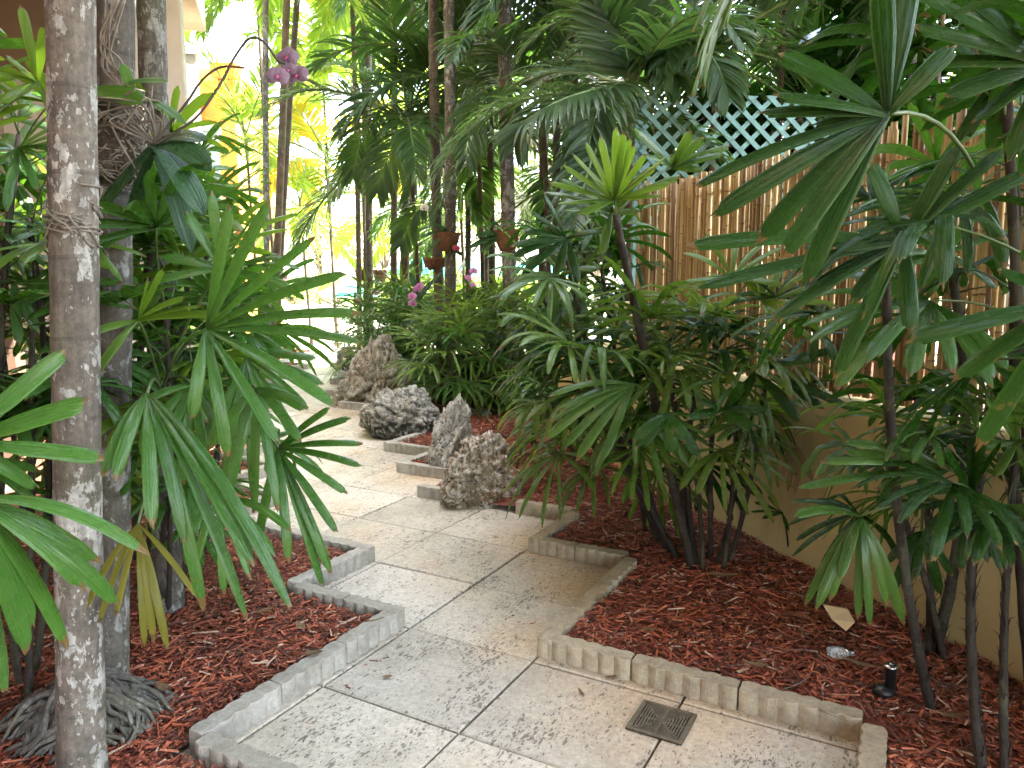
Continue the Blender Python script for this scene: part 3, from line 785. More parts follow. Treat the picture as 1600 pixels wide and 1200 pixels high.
# the palm just outside the left edge
lp2 = lady_palm('lady palm entering from the left edge with broad leaflets in front of the trunk', [
    (V((-1.55, 1.45, .05)), V((-1.35, 1.35, 1.25)), .013, 4, ['lady', 'bright'], .95, .3, 2.4),
    (V((-1.95, 2.1, .05)), V((-1.85, 2.1, 1.7)), .013, 7, ['lady', 'bright'], .9, .4, None),
    (V((-2.1, 2.7, .05)), V((-2.05, 2.6, 1.35)), .013, 8, ['lady'], 1, .5, None),
    (V((-1.85, 2.45, .05)), V((-1.8, 2.4, .95)), .013, 7, ['lady', 'deep'], 1, .5, None),
    (V((-2.2, 3.2, .05)), V((-2.2, 3.1, 2.0)), .013, 11, ['lady', 'bright'], 1, .5, None),
    (V((-2.5, 3.6, .05)), V((-2.5, 3.5, 2.3)), .013, 11, ['lady', 'bright'], 1.05, .5, None),
    (V((-2.0, 2.9, .05)), V((-2.0, 2.8, 1.75)), .013, 10, ['lady'], 1.0, .5, None),
    (V((-2.9, 4.3, .05)), V((-2.9, 4.2, 2.5)), .013, 11, ['lady', 'bright'], 1.1, .5, None),
], seed=9)
cC = V((-1.36, 1.36, 1.18))
hero(lp2, 'lady', (-60, 690), 1.15, [(104, 546), (140, 625, .05, 1.15), (166, 716), (60, 760)], .052, .05, .12, .55, cC)
hero(lp2, 'lady', (-50, 780), 1.15, [(134, 920), (157, 878), (232, 864), (188, 947), (108, 1013), (52, 980), (44, 1023), (10, 1082)], .044, .2, .1, .5, cC)
hero(lp2, 'lady', (20, 440), 2.55, [(212, 462), (212, 482), (195, 440), (60, 520), (30, 540)], .055, .03, 0, .5, V((-1.86, 2.1, 1.45)))
hero(lp2, 'lady_bright', (60, 128), 2.25, [(33, 8), (8, 85), (-30, 110), (0, 160), (70, 40), (95, 210)], .045, .1, -.05, .5, V((-1.86, 2.1, 1.6)))
hero(lp2, 'lady', (30, 230), 2.3, [(75, 180), (70, 250), (60, 300), (10, 330), (-30, 280), (110, 240)], .042, .12, -.05, .5, V((-1.86, 2.1, 1.5)))
lady_palm('lady palm thicket behind the orchid laden trunk by the building', [
    (V((-2.1, 4.0, .05)), V((-2.0, 3.9, 1.6)), .013, 9, ['lady'], 1.05, .6, None),
    (V((-2.0, 4.2, .05)), V((-1.95, 4.2, 1.35)), .013, 9, ['lady', 'bright'], 1.05, .6, None),
    (V((-2.6, 4.5, .05)), V((-2.5, 4.4, 1.9)), .013, 9, ['lady', 'bright'], 1.05, .6, None),
    (V((-2.5, 5.0, .05)), V((-2.4, 5.0, 1.4)), .013, 9, ['bright', 'lady'], 1.1, .6, None),
    (V((-1.8, 3.6, .05)), V((-1.75, 3.6, .9)), .013, 8, ['lady'], 1.0, .6, None),
    (V((-2.9, 3.6, .05)), V((-2.8, 3.5, 1.5)), .013, 8, ['lady'], 1.0, .6, None),
    (V((-1.95, 3.8, .05)), W(225, 360, 3.3), .012, 8, ['lady', 'bright'], 1, .3, None),
    (V((-2.0, 3.6, .05)), W(300, 390, 3.2), .012, 9, ['lady'], 1, .3, None),
    (V((-1.7, 4.1, .05)), W(320, 455, 3.4), .012, 9, ['lady'], 1, .3, None),
    (V((-1.8, 3.9, .05)), W(290, 490, 3.0), .012, 9, ['lady', 'bright'], 1, .3, None),
    (V((-1.6, 3.6, .05)), W(300, 300, 3.6), .012, 10, ['lady', 'bright'], 1, .3, None),
    (V((-1.9, 2.7, .05)), W(30, 210, 2.6), .012, 9, ['lady', 'bright'], .95, .3, None),
    (V((-1.9, 2.8, .05)), W(45, 340, 2.75), .012, 9, ['lady'], .95, .3, None),
    (V((-1.8, 2.6, .05)), W(50, 480, 2.6), .012, 9, ['lady'], .95, .3, None),
], seed=15)
lady_palm('sunlit lady palm farther along the left bed beside the building', [
    (V((-3.0, 6.6, .05)), V((-2.9, 6.5, 1.7)), .014, 10, ['bright', 'lady'], 1.1, .7, None),
    (V((-2.6, 6.2, .05)), V((-2.5, 6.1, 1.2)), .014, 9, ['bright', 'lady'], 1.1, .7, None),
    (V((-3.4, 7.6, .05)), V((-3.3, 7.5, 1.9)), .014, 10, ['bright'], 1.1, .7, None),
], seed=23)

# ---- centre shrub, right of the path

gb = lambda px, py: G(px, py, .05)
cs = lady_palm('full lady palm with sun bleached fans in the middle before the tan wall', [
    (gb(1075, 880), W(1045, 575, 3.8), .014, 14, ['cream', 'pale', 'pale', 'deep'], 1.15, .35, None),
    (gb(1045, 860), W(945, 585, 3.95), .013, 14, ['cream', 'pale', 'pale', 'deep'], 1.15, .35, None),
    (gb(1110, 875), W(1120, 520, 3.9), .013, 14, ['cream', 'pale', 'bright'], 1.1, .35, None),
    (gb(1140, 880), W(1200, 545, 3.8), .013, 7, ['deep', 'deep', 'cream'], 1.05, .3, None),
    (gb(1030, 850), W(895, 595, 4.15), .013, 12, ['cream', 'pale', 'pale'], 1.2, .35, None),
    (gb(1090, 885), W(1085, 620, 3.7), .013, 3, ['deep'], 1.1, .2, None),
    (gb(1060, 875), W(930, 640, 4.0), .013, 5, ['deep', 'cream'], 1.1, .3, None),
    (gb(1130, 892), W(1150, 640, 3.7), .011, 0, ['deep'], .9, .1, None),
    (gb(1098, 895), W(1075, 660, 3.7), .011, 0, ['deep'], .9, .1, None),
    (gb(1118, 885), W(1175, 650, 3.8), .008, 0, ['deep'], .9, .1, None),
], seed=31)
hero(cs, 'lady_bright', (1072, 492), 3.9, [(1000, 478), (1002, 490), (1020, 473), (1040, 470), (1090, 455), (1135, 470), (1150, 488), (1110, 470)], .07, .06, -.05, .4, W(1085, 600, 3.9))
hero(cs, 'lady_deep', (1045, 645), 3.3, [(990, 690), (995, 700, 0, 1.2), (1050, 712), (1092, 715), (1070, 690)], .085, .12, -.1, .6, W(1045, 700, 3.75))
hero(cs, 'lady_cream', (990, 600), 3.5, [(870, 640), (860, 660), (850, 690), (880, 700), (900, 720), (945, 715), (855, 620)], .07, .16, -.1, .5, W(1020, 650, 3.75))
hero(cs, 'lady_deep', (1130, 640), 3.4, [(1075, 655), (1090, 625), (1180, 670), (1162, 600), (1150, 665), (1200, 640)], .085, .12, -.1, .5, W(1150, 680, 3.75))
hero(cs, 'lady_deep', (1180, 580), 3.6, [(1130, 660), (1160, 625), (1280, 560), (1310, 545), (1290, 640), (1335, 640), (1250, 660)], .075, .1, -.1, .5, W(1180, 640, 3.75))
tl = lady_palm('tall leaning dark cane with a bright tuft above the middle lady palm', [
    (gb(1082, 890), W(962, 335, 3.8), .022, 0, ['bright'], 1.0, .2, None),
    (gb(1045, 862), W(885, 400, 4.35), .013, 7, ['cream', 'deep'], 1.05, .2, None),
    (gb(1030, 850), W(850, 470, 4.6), .013, 8, ['cream', 'deep'], 1.05, .3, None),
    (gb(1010, 830), W(940, 420, 4.5), .013, 7, ['deep', 'cream'], 1.0, .3, None),
], seed=37)
hub0 = W(962, 340, 3.8)
hero(tl, 'lady_bright', (960, 312), 3.8, [(963, 198), (915, 222), (992, 225), (880, 258), (1010, 240), (1040, 245), (1050, 285), (870, 318), (985, 215), (940, 280), (905, 335), (895, 240), (1025, 262), (975, 205), (938, 212), (1035, 305), (858, 285)], .052, .03, -.1, .55, hub0)
hero(tl, 'lady_cream', (955, 330), 3.9, [(875, 280), (850, 300), (1065, 275), (1020, 260), (1000, 330), (940, 400), (880, 330)], .07, .1, -.1, .5, hub0)
hero(tl, 'lady_cream', (1050, 262), 4.0, [(1100, 215), (1140, 228), (1080, 205), (1130, 240), (1010, 240), (1100, 265), (1055, 240), (990, 200)], .075, .06, -.05, .5, hub0)
hero(tl, 'lady_deep', (885, 372), 4.2, [(800, 385), (802, 400), (815, 360), (850, 300), (830, 330), (815, 430), (905, 440), (940, 360), (870, 430)], .075, .08, -.1, .5, W(900, 440, 4.35))
hero(tl, 'lady_cream', (875, 430), 4.3, [(800, 440), (805, 470), (820, 500), (860, 520), (890, 510), (935, 420), (920, 480), (850, 395)], .07, .14, -.1, .5, W(900, 440, 4.35))

lady_palm('low dark lady palm clump between the upright rock and the wall', [
    (G(890, 700, .05), W(868, 610, 5.2), .012, 7, ['deep', 'cream'], 1.1, .6, None),
    (G(900, 720, .05), W(905, 640, 4.8), .012, 10, ['deep', 'cream'], 1.1, .6, None),
], seed=41)

# ---- right foreground
rp = lady_palm('lady palm at the right edge with arching fans over dark canes', [
    (G(1535, 1215, .05), W(1530, 740, 2.35), .015, 8, ['deep', 'cream'], .85, .12, None),
    (G(1570, 1215, .05), W(1590, 690, 2.4), .012, 7, ['deep', 'cream'], .85, .15, None),
    (G(1450, 1020, .05), W(1440, 730, 2.85), .014, 5, ['deep', 'cream'], .9, .15, None),
    (G(1475, 1030, .05), W(1385, 745, 2.75), .012, 7, ['cream', 'deep'], .9, .15, None),
    (G(1640, 1160, .05), W(1660, 800, 2.2), .010, 4, ['deep'], .8, .15, None),
], seed=47)
hR = W(1520, 800, 2.35)
hero(rp, 'lady_cream', (1345, 806), 2.35, [(1258, 945), (1276, 952), (1296, 940), (1312, 905), (1340, 968), (1360, 978), (1412, 976), (1240, 806), (1386, 950)], .046, .2, -.06, .5, hR)
hero(rp, 'lady_cream', (1480, 735), 2.35, [(1320, 690), (1318, 706), (1280, 722), (1247, 762), (1370, 764), (1382, 742), (1405, 700), (1415, 775)], .05, .1, -.08, .5, hR)
hero(rp, 'lady_deep', (1516, 770), 2.3, [(1408, 775), (1450, 880), (1500, 897), (1545, 880), (1568, 895), (1590, 850), (1475, 700), (1522, 680), (1565, 690), (1540, 660)], .052, .14, -.08, .5, hR)
hero(rp, 'lady_cream', (1588, 690), 2.3, [(1540, 620), (1560, 612), (1600, 600), (1530, 700), (1555, 745), (1620, 760), (1650, 680)], .05, .1, -.06, .5, W(1590, 760, 2.4))
hero(rp, 'lady_deep', (1440, 830), 2.5, [(1390, 940), (1412, 925), (1430, 905), (1470, 930), (1490, 900), (1385, 880)], .05, .2, -.06, .5, W(1440, 800, 2.85))
r1 = lady_palm('tall lady palm with large dark fans hanging in the upper right before the bamboo', [
    (G(1455, 1110, .05), W(1385, 430, 2.3), .016, 3, ['deep'], .95, .15, 0.3),
    (G(1460, 1020, .05), W(1480, 380, 2.9), .020, 5, ['deep', 'lady'], 1.1, .15, None),
    (G(1610, 1080, .05), W(1590, 300, 2.3), .016, 7, ['deep', 'lady'], 1.1, .25, None),
    (G(1640, 1120, .05), W(1570, 90, 2.2), .016, 7, ['deep', 'lady'], 1.1, .2, None),
    (G(1650, 1200, .05), W(1650, 260, 1.7), .014, 5, ['deep'], 1.0, .25, None),
], seed=53)
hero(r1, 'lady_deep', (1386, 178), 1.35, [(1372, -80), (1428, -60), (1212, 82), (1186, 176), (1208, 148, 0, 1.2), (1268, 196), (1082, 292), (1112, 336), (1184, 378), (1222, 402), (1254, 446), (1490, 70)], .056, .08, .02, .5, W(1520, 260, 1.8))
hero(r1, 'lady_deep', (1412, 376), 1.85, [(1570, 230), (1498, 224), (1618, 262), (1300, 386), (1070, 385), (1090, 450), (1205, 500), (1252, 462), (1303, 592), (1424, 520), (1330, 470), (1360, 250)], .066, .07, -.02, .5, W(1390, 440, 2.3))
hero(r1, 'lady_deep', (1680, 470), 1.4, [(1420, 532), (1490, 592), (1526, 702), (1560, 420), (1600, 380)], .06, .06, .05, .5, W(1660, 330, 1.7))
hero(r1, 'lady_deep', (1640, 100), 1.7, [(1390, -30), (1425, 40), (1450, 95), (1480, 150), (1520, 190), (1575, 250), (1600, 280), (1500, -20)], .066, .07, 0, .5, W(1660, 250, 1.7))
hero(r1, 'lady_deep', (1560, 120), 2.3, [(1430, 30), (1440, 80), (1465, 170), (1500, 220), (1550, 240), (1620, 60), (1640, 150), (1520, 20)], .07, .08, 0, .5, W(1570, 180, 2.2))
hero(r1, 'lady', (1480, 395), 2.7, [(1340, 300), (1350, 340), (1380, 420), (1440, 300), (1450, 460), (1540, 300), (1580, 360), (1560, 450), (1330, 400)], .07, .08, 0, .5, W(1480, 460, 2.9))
sd = lady_palm('single thin seedling palm rising from the mulch before the tan wall', [(G(1232, 868, .05), W(1222, 800, 3.9), .005, 0, ['deep'], .5, .2, None)], 'seedling palms')
hero(sd, 'lady_deep', (1222, 802), 3.85, [(1172, 800), (1178, 785), (1200, 775), (1232, 830), (1190, 810)], .035, .12, 0, .5)

# ---- shrubs along the back bed
def shrub(label, c, n, hmax, rad, keys, sc, seed):
    rr = random.Random(seed); cl = []
    for i in range(n):
        a = i * 2.4; r = rad * sqrt((i + .3) / n)
        bx = V((c.x + .5 * r * cos(a), c.y + .5 * r * sin(a), .05)); h = hmax * (1 - .45 * r / rad) * rr.uniform(.8, 1.05)
        cl.append((bx, V((c.x + r * cos(a), c.y + r * sin(a), h)), .012, 15, keys, sc, .7, None))
    lady_palm(label, cl, 'lady palm shrubs behind the rocks', seed)
shrub('wide lady palm shrub with pale edged fans behind the dark bellied rock', V((-.42, 9.0, 0)), 9, 1.35, .7, ['far', 'far', 'far', 'fard'], 1.45, 61)
shrub('smaller dark lady palm shrub beyond, left of the pink orchids', V((-1.75, 11.6, 0)), 9, 1.4, .85, ['fard', 'far'], 1.45, 67)
shrub('shaded lady palm shrub filling the bed behind the pale trunk', V((.45, 9.6, 0)), 7, 1.2, .7, ['fard'], 1.05, 71)
shrub('dark lady palm shrub between the two larger shrubs', V((-.95, 10.6, 0)), 7, 1.25, .7, ['fard'], 1.3, 75)
shrub('dark lady palm shrub right behind the pale trunk foot', V((.0, 10.9, 0)), 7, 1.2, .8, ['fard'], 1.3, 77)
shrub('far small lady palm shrub beside the three thin trunks', V((-2.4, 13.4, 0)), 5, 1.0, .6, ['far', 'fard'], 1.0, 73)

# ------------------------------------------------------------------ feather palms
def pinnate(mat, seed, elev, bend, L=1.9, pairs=40, ll=.52, w=.042, hang=.5, dry=False):
    rr = random.Random(seed); mb = MB(); n = 22; th = elev; p = V((0, 0, 0)); pts = [p]; ths = [th]
    sw = rr.gauss(0, .12); yaw = 0
    for i in range(n):
        s = (i + 1) / n; yaw += sw / n
        p = p + V((sin(yaw) * cos(th), cos(yaw) * cos(th), sin(th))) * (L / n); th -= bend / n * (.5 + s)
        pts.append(p); ths.append(th)
    mb.tube(pts, [.018 * (1 - .85 * i / n) + .002 for i in range(n + 1)], 5, 1)
    for k in range(pairs):
        s = .16 + .84 * (k + .5) / pairs; x = s * n; i = min(n - 1, int(x)); q = pts[i].lerp(pts[i + 1], x - i)
        t = (pts[i + 1] - pts[i]).normalized(); side0 = t.cross(V((0, 0, 1)))
        side0 = side0.normalized() if side0.length > .05 else V((1, 0, 0))
        up = side0.cross(t).normalized()
        for sg in (-1, 1):
            if rr.random() < .03: continue
            f = sin(pi * min(1, .18 + .82 * s) ** .8) * .75 + .32
            l = ll * f * rr.uniform(.85, 1.1)
            ang = radians(62 - 34 * s) + rr.gauss(0, .06)
            d = (t * cos(ang) + side0 * sg * sin(ang) + up * rr.uniform(.05, .38)).normalized()
            c = [q]; cur = d; kk = hang * rr.uniform(.6, 1.4)
            for z in range(5):
                cur = (cur + V((0, 0, -1)) * kk * .34 * ((z + 1) / 5)).normalized(); c.append(c[-1] + cur * l / 5)
            strap(mb, c, w * rr.uniform(.8, 1.15), up, prof=lambda s_: (.45 + .55 * min(1, s_ / .3)) * (1 if s_ < .5 else 1 - .93 * ((s_ - .5) / .5) ** 1.4), pleat=0, nx=2, blunt=False, fold=.22, rr=rr)
    return mb.mesh('frond', [mat, M['shaft']])
PV = {}
for key, mat in (('palm', 'palm'), ('lit', 'palm_lit'), ('gold', 'palm_gold'), ('deep', 'palm_deep')):
    PV[key] = [[pinnate(M[mat], 100 + q * 17 + int(e) + len(key), radians(e), radians(bd), hang=hg) for q in range(2)] for e, bd, hg in ((78, 55, .35), (58, 85, .5), (34, 90, .6), (8, 75, .7), (-25, 45, .8))]
def feather_palm(label, base, top, r, key, nf=9, sc=1.0, tmat='trunk_dark', name='palm_tree', group='slender palms', seed=1, evs=(0, 4), azs=None, shaft=True, flare=1.35, bow=.004):
    rr = random.Random(seed)
    t = empty(name, base, label, 'palm', group)
    bow = V((rr.gauss(0, bow), rr.gauss(0, bow), 0)) * (top - base).length
    L = (top - base).length; n = max(10, int(L / .11)); pts = []; rs = []
    for i in range(n + 1):
        s = i / n; p = base.lerp(top, s) + bow * (4 * s * (1 - s)); pts.append(p)
        rs.append(r * (1 + (flare - 1) * math.exp(-s * L / .18) - .18 * s) * (1 + .035 * noise.noise(p * 6) + (.045 if i % 2 else 0) * .8))
    mb = MB(); mb.tube(pts, rs, 14); mb.build('trunk', M[tmat], t)
    d = (top - pts[-3]).normalized()
    crown = top
    if shaft:
        mb = MB(); mb.tube([top - d * .04, top + d * .12, top + d * .4, top + d * .62], [r * .9, r * 1.25, r * 1.05, r * .5], 10); mb.build('crownshaft', M['shaft'], t)
        crown = top + d * .5
    for i in range(nf):
        s = (i + .5) / nf; ev = int(evs[0] + (evs[1] - evs[0] + .99) * s)
        a = i * 2.4 + seed * 1.7 + rr.gauss(0, .2)
        if azs: a = azs[i % len(azs)] + rr.gauss(0, .15)
        inst('frond', rr.choice(PV[key][min(4, ev)]), t, crown - base - d * (.25 * s), (0, rr.gauss(0, .12), a), sc * rr.uniform(.88, 1.12))
    return t

# the three foreground trunks on the left
def ext(p0, p1, z):                       # carry a leaning line on to height z
    k = (z - p0.z) / (p1.z - p0.z); return p0 + (p1 - p0) * k
q0, q1 = P(128, 1215, 2.12), P(110, 0, 2.12)
FT = feather_palm('front pale palm trunk blotched with white lichen at the left', ext(q0, q1, -.02), ext(q0, q1, 6.2), .065, 'palm', 12, 1.25, 'trunk_pale', group='foreground palms', seed=3, flare=1.25, bow=0)
q0, q1 = P(170, 1112, 2.62), P(181, 0, 2.62)
T2B, T2T = ext(q0, q1, -.02), ext(q0, q1, 5.6)
T2 = feather_palm('second palm trunk behind the front one, with an orchid tied on', T2B, T2T, .064, 'palm', 12, 1.2, 'trunk_grey', group='foreground palms', seed=5, flare=1.2, bow=0)
q0, q1 = P(262, 900, 3.4), P(236, 0, 3.4)
feather_palm('third and thinnest left trunk, dark with pale flecks beside the building column', ext(q0, q1, -.02), ext(q0, q1, 6.6), .062, 'palm', 11, 1.2, 'trunk_grey', group='foreground palms', seed=8, bow=0)
# root mass at the foot of the second trunk
mb = MB(); rc = V((T2B.x + .0, T2B.y - .13, 0)); rr = random.Random(3)
for i in range(230):
    a = rr.uniform(0, 2 * pi); r0 = rr.uniform(.05, .13); R = rr.uniform(.14, .27); z0 = .22 - r0 * .9 + rr.uniform(-.06, .04)
    pts = []
    for k in range(8):
        s = k / 7; r_ = r0 + (R - r0) * s; aa = a + .25 * sin(3 * s + i) + rr.gauss(0, .03)
        pts.append(rc + V((r_ * cos(aa) * 1.15, r_ * sin(aa), .05 + max(-.03, (z0 - .05) * (1 - s ** 1.7)) + rr.gauss(0, .004))))
    mb.tube(pts, [rr.uniform(.009, .016) * (1 - .45 * k / 7) for k in range(8)], 6)
mb.build('root_mass', M['root'], T2)
mb = MB(); tz = P(172, 1080, 2.6).z; c0 = ext(T2B, T2T, tz)
mb.tube([c0 + V((.074 * cos(k / 16 * 2 * pi), .074 * sin(k / 16 * 2 * pi), .002 * sin(k))) for k in range(17)], .004, 5)
tag(mb.build('cable_tie', M['tie']), 'white plastic tie around the foot of the second trunk', 'cable tie')

# roots clinging to the front trunk
def clinging(parent, c0, c1, r, n, seed, mat='aerial_root', thick=.004, jut=1.0):
    rr = random.Random(seed); mb = MB()
    for i in range(n):
        a = rr.uniform(0, 2 * pi); s = rr.random(); da = rr.choice((-1, 1)) * rr.uniform(.2, .55); ds = rr.gauss(0, .09)
        pts = []
        for k in range(11):
            p = c0.lerp(c1, max(-.2, min(1.2, s))); q = r * (1.03 + .08 * jut * rr.random())
            pts.append(p + V((cos(a) * q, sin(a) * q, 0))); a += da * rr.uniform(.4, 1.2) * .5; s += ds * rr.uniform(0, 1.3)
        mb.tube(pts, thick * rr.uniform(.6, 1.3), 5)
    return mb.build('aerial_roots', M[mat], parent)
zb = (P(110, 372, 2.12).z, P(110, 305, 2.12).z)
Fq0, Fq1 = P(128, 1215, 2.12), P(110, 0, 2.12)
clinging(FT, ext(Fq0, Fq1, zb[0]), ext(Fq0, Fq1, zb[1]), .063, 30, 4, thick=.0033)

# ------------------------------------------------------------------ orchids
def bloom(mb, c, face, size, rr, pm=0, lm=1):
    f = face.normalized(); r = f.cross(V((0, 0, 1))).normalized(); u = r.cross(f)
    ro = rr.gauss(0, .2); r, u = r * cos(ro) + u * sin(ro), u * cos(ro) - r * sin(ro)
    for ang, l, w in ((90, .5, .42), (210, .48, .38), (330, .48, .38), (12, .52, .66), (168, .52, .66)):
        d = r * cos(radians(ang)) + u * sin(radians(ang)); pts = []
        for i in range(6):
            s = i / 5; pts.append(c + d * (size * l * s) + f * size * (.10 * sin(pi * s) - .05 * s + (.02 if w > .5 else 0)))
        strap(mb, pts, size * w, f, prof=lambda s: sqrt(max(0.004, sin(pi * min(.985, .1 + .9 * s)))), pleat=0, nx=6, blunt=False, rr=rr, mi=pm)
    mb.tube([c, c + f * size * .14 - u * size * .05, c + f * size * .2 - u * size * .17], [size * .05, size * .10, size * .03], 6, lm)
def broad_leaf(mb, p0, p1, w, up, sag, rr, mi=0):
    L = (p1 - p0).length; mid = (p0 + p1) / 2 + V((0, 0, sag * L))
    pts = [p0 * (1 - s) ** 2 + mid * 2 * s * (1 - s) + p1 * s * s for s in [i / 10 for i in range(11)]]
    strap(mb, pts, w, up, prof=lambda s: (.35 + .65 * sin(pi * min(1, s * .55 + .12))) * (1 if s < .7 else sqrt(max(.01, 1 - ((s - .7) / .3) ** 2))), pleat=0, nx=6, blunt=False, fold=.14, rr=rr, mi=mi)
rr = random.Random(11)
oc = P(245, 226, 2.5)
orch = empty('orchid', oc, 'large mauve orchid on the second trunk with long dark leaves and a matted root ball', 'orchid', 'orchids tied to the palms')
mb = MB(); up = V((.1, -.7, .7)).normalized()
for tp, w, Y, sg in (((330, 268), .075, 2.38, .22), ((318, 338), .085, 2.32, .14), ((300, 395), .07, 2.5, .2), ((150, 338), .11, 2.45, .05), ((200, 360), .075, 2.55, .1), ((322, 222), .065, 2.45, .25)):
    broad_leaf(mb, oc, P(tp[0], tp[1], Y), w, (up + V((rr.gauss(0, .5), 0, rr.gauss(0, .3)))).normalized(), sg, rr)
mb.build('leaves', M['orchid_leaf'], orch)
mb = MB()
o2 = P(150, 150, 2.5)
broad_leaf(mb, P(140, 142, 2.52), P(226, 162, 2.42), .075, up, .1, rr); broad_leaf(mb, P(200, 130, 2.5), P(262, 128, 2.5), .035, up, .1, rr)
broad_leaf(mb, P(225, 155, 2.5), P(290, 195, 2.42), .03, up, .15, rr); broad_leaf(mb, P(205, 140, 2.54), P(190, 100, 2.5), .035, up, .1, rr)
mb.build('upper_leaves', M['orchid_leaf_green'], orch)
def spline(pl, n=5):
    out = []
    for i in range(len(pl) - 1):
        p0, p1, p2, p3 = pl[max(0, i - 1)], pl[i], pl[i + 1], pl[min(len(pl) - 1, i + 2)]
        for k in range(n):
            t = k / n
            out.append(.5 * ((2 * p1) + (p2 - p0) * t + (2 * p0 - 5 * p1 + 4 * p2 - p3) * t * t + (3 * p1 - p0 - 3 * p2 + p3) * t ** 3))
    out.append(pl[-1]); return out
for pl in ([(242, 226), (275, 206), (310, 180), (345, 130), (365, 92), (390, 60), (413, 66), (432, 92), (446, 100)], [(240, 226), (268, 190), (292, 160), (316, 125), (345, 105), (382, 106)]):
    mb = MB(); mb.tube(spline([P(x, y, 2.47) for x, y in pl]), .0042, 6); mb.build('flower_stalk', M['stalk_dark'], orch)
for (x, y), sz in (((449, 90), .078), ((434, 120), .074), ((466, 118), .074), ((451, 110), .056)):
    mb = MB(); bloom(mb, P(x, y, 2.47 + rr.uniform(-.03, .03)), V((rr.gauss(0, .4), -1, rr.gauss(-.1, .25))), sz, rr); mb.build('bloom', [M['petal'], M['lip']], orch)
zz = (P(190, 275, 2.6).z, P(190, 165, 2.6).z)
mb = MB(); rows = []
for i in range(15):
    z = zz[0] - .03 + (zz[1] - zz[0] + .04) * i / 14; c0 = ext(T2B, T2T, z)
    rows.append([c0 + V((cos(t / 24 * 2 * pi), sin(t / 24 * 2 * pi), 0)) * (.062 + .034 * sin(pi * i / 14) ** .6 + .016 * noise.noise(V((cos(t / 24 * 2 * pi) * 3, sin(t / 24 * 2 * pi) * 3, z * 30)))) for t in range(24)])
mb.grid(rows, None, True, cap=True); mb.build('fibre_ball', M['fibre'], orch)
clinging(orch, ext(T2B, T2T, zz[0]), ext(T2B, T2T, zz[1]), .074, 110, 7, thick=.0030, jut=5.5)
mb = MB()
for i in range(14):
    mb.tube(spline([oc, oc + V((rr.uniform(-.14, .03), rr.uniform(-.08, .04), rr.uniform(-.03, .14))), oc + V((rr.uniform(-.24, .0), rr.uniform(-.1, .05), rr.uniform(-.1, .2)))], 5), .0035, 5)
mb.build('loose_roots', M['aerial_root'], orch)
mb = MB()
for i in range(7):
    s0 = P(168 + i * 4, -10 - i * 8, 2.55)
    mb.tube(spline([P(172 + rr.uniform(-12, 25), 0, 2.535), P(162 + rr.uniform(-6, 12), 60 + i * 6, 2.53), P(168 + rr.uniform(-8, 22), 95 + i * 4, 2.53), P(192 + rr.uniform(-5, 12), 140, 2.53)], 6), .0035, 5)
mb.build('upper_roots', M['aerial_root'], orch)

def husk_pot(px, py, Y, w, h, label, trunk_r):
    c = P(px, py, Y); rr = random.Random(int(px)); mb = MB(); rows = []
    for z, k in ((-.5, .55), (-.3, .8), (0, .95), (.3, 1.05), (.5, 1.12), (.48, .9)):
        rows.append([c + V((cos(t / 18 * 2 * pi) * w / 2 * k * (1 + .16 * noise.noise(V((cos(t / 18 * 2 * pi) * 2, sin(t / 18 * 2 * pi) * 2, z * 4 + px)))), sin(t / 18 * 2 * pi) * w / 2 * k, z * h + .04 * h * noise.noise(V((t * .9, px, z))))) for t in range(18)])
    mb.grid(rows, None, True, cap=True)
    for i in range(30):
        a = rr.uniform(0, 6.28); z = rr.uniform(-.5, .4); p = c + V((cos(a) * w / 2, sin(a) * w / 2, z * h))
        mb.tube([p, p + V((cos(a) * .02 + rr.gauss(0, .02), sin(a) * .02, rr.gauss(0, .03))), p + V((cos(a) * .05, sin(a) * .04, rr.gauss(-.02, .05)))], .002, 4)
    tag(mb.build('husk_planter', M['husk']), label, 'planter', 'coconut husk planters tied to trunks')
def small_orchid(px, py, Y, label, leaves, stalk, blooms, pet, size, lw=.07):
    c = P(px, py, Y); rr = random.Random(int(px + py)); t = empty('orchid', c, label, 'orchid', 'orchids tied to the palms')
    if leaves:
        mb = MB()
        for q in leaves: broad_leaf(mb, c, P(q[0], q[1], Y - .05), lw, V((0, -.6, .8)), .1, rr)
        mb.build('leaves', M['orchid_leaf'], t)
    if stalk:
        mb = MB(); mb.tube(spline([P(x, y, Y - .06) for x, y in stalk]), .004, 5); mb.build('flower_stalk', M['stalk'], t)
    for x, y in blooms:
        mb = MB(); bloom(mb, P(x, y, Y - .1), V((rr.gauss(0, .3), -1, rr.gauss(0, .2))), size, rr); mb.build('bloom', [M[pet], M['lip']], t)

# ------------------------------------------------------------------ mid-ground palms
GP = lambda px, Y: V(((px - 800) / FPX * (Y * cos(PITCH) + CAMH * sin(PITCH)), Y, -.02))
def trunk_at(label, px_top, px_base, Y, r, h, key, seed, tmat='trunk_dark', nf=9, sc=1.0, **kw):
    base = GP(px_base, Y); pt = P(px_top, 0, Y); top = ext(base, pt, h)
    return feather_palm(label, base, top, r, key, nf, sc, tmat, seed=seed, **kw)
trunk_at('left dark trunk of the close pair behind the shrub, streaked with sunlight', 680, 692, 9.9, .070, 6.6, 'palm', 12, nf=8, sc=1.25)
trunk_at('right ringed trunk of the close pair carrying a husk planter', 697, 702, 9.3, .072, 7.2, 'palm', 14, 'trunk_grey', nf=8, sc=1.25)
trunk_at('pale grey trunk with a husk planter standing between shrub and wall', 791, 801, 9.0, .088, 7.0, 'palm', 16, 'trunk_pale', nf=12, sc=1.3)
trunk_at('dark far trunk seen between the pale trunk and the fence top', 849, 846, 11, .07, 6.0, 'deep', 18, nf=10, sc=1.2)
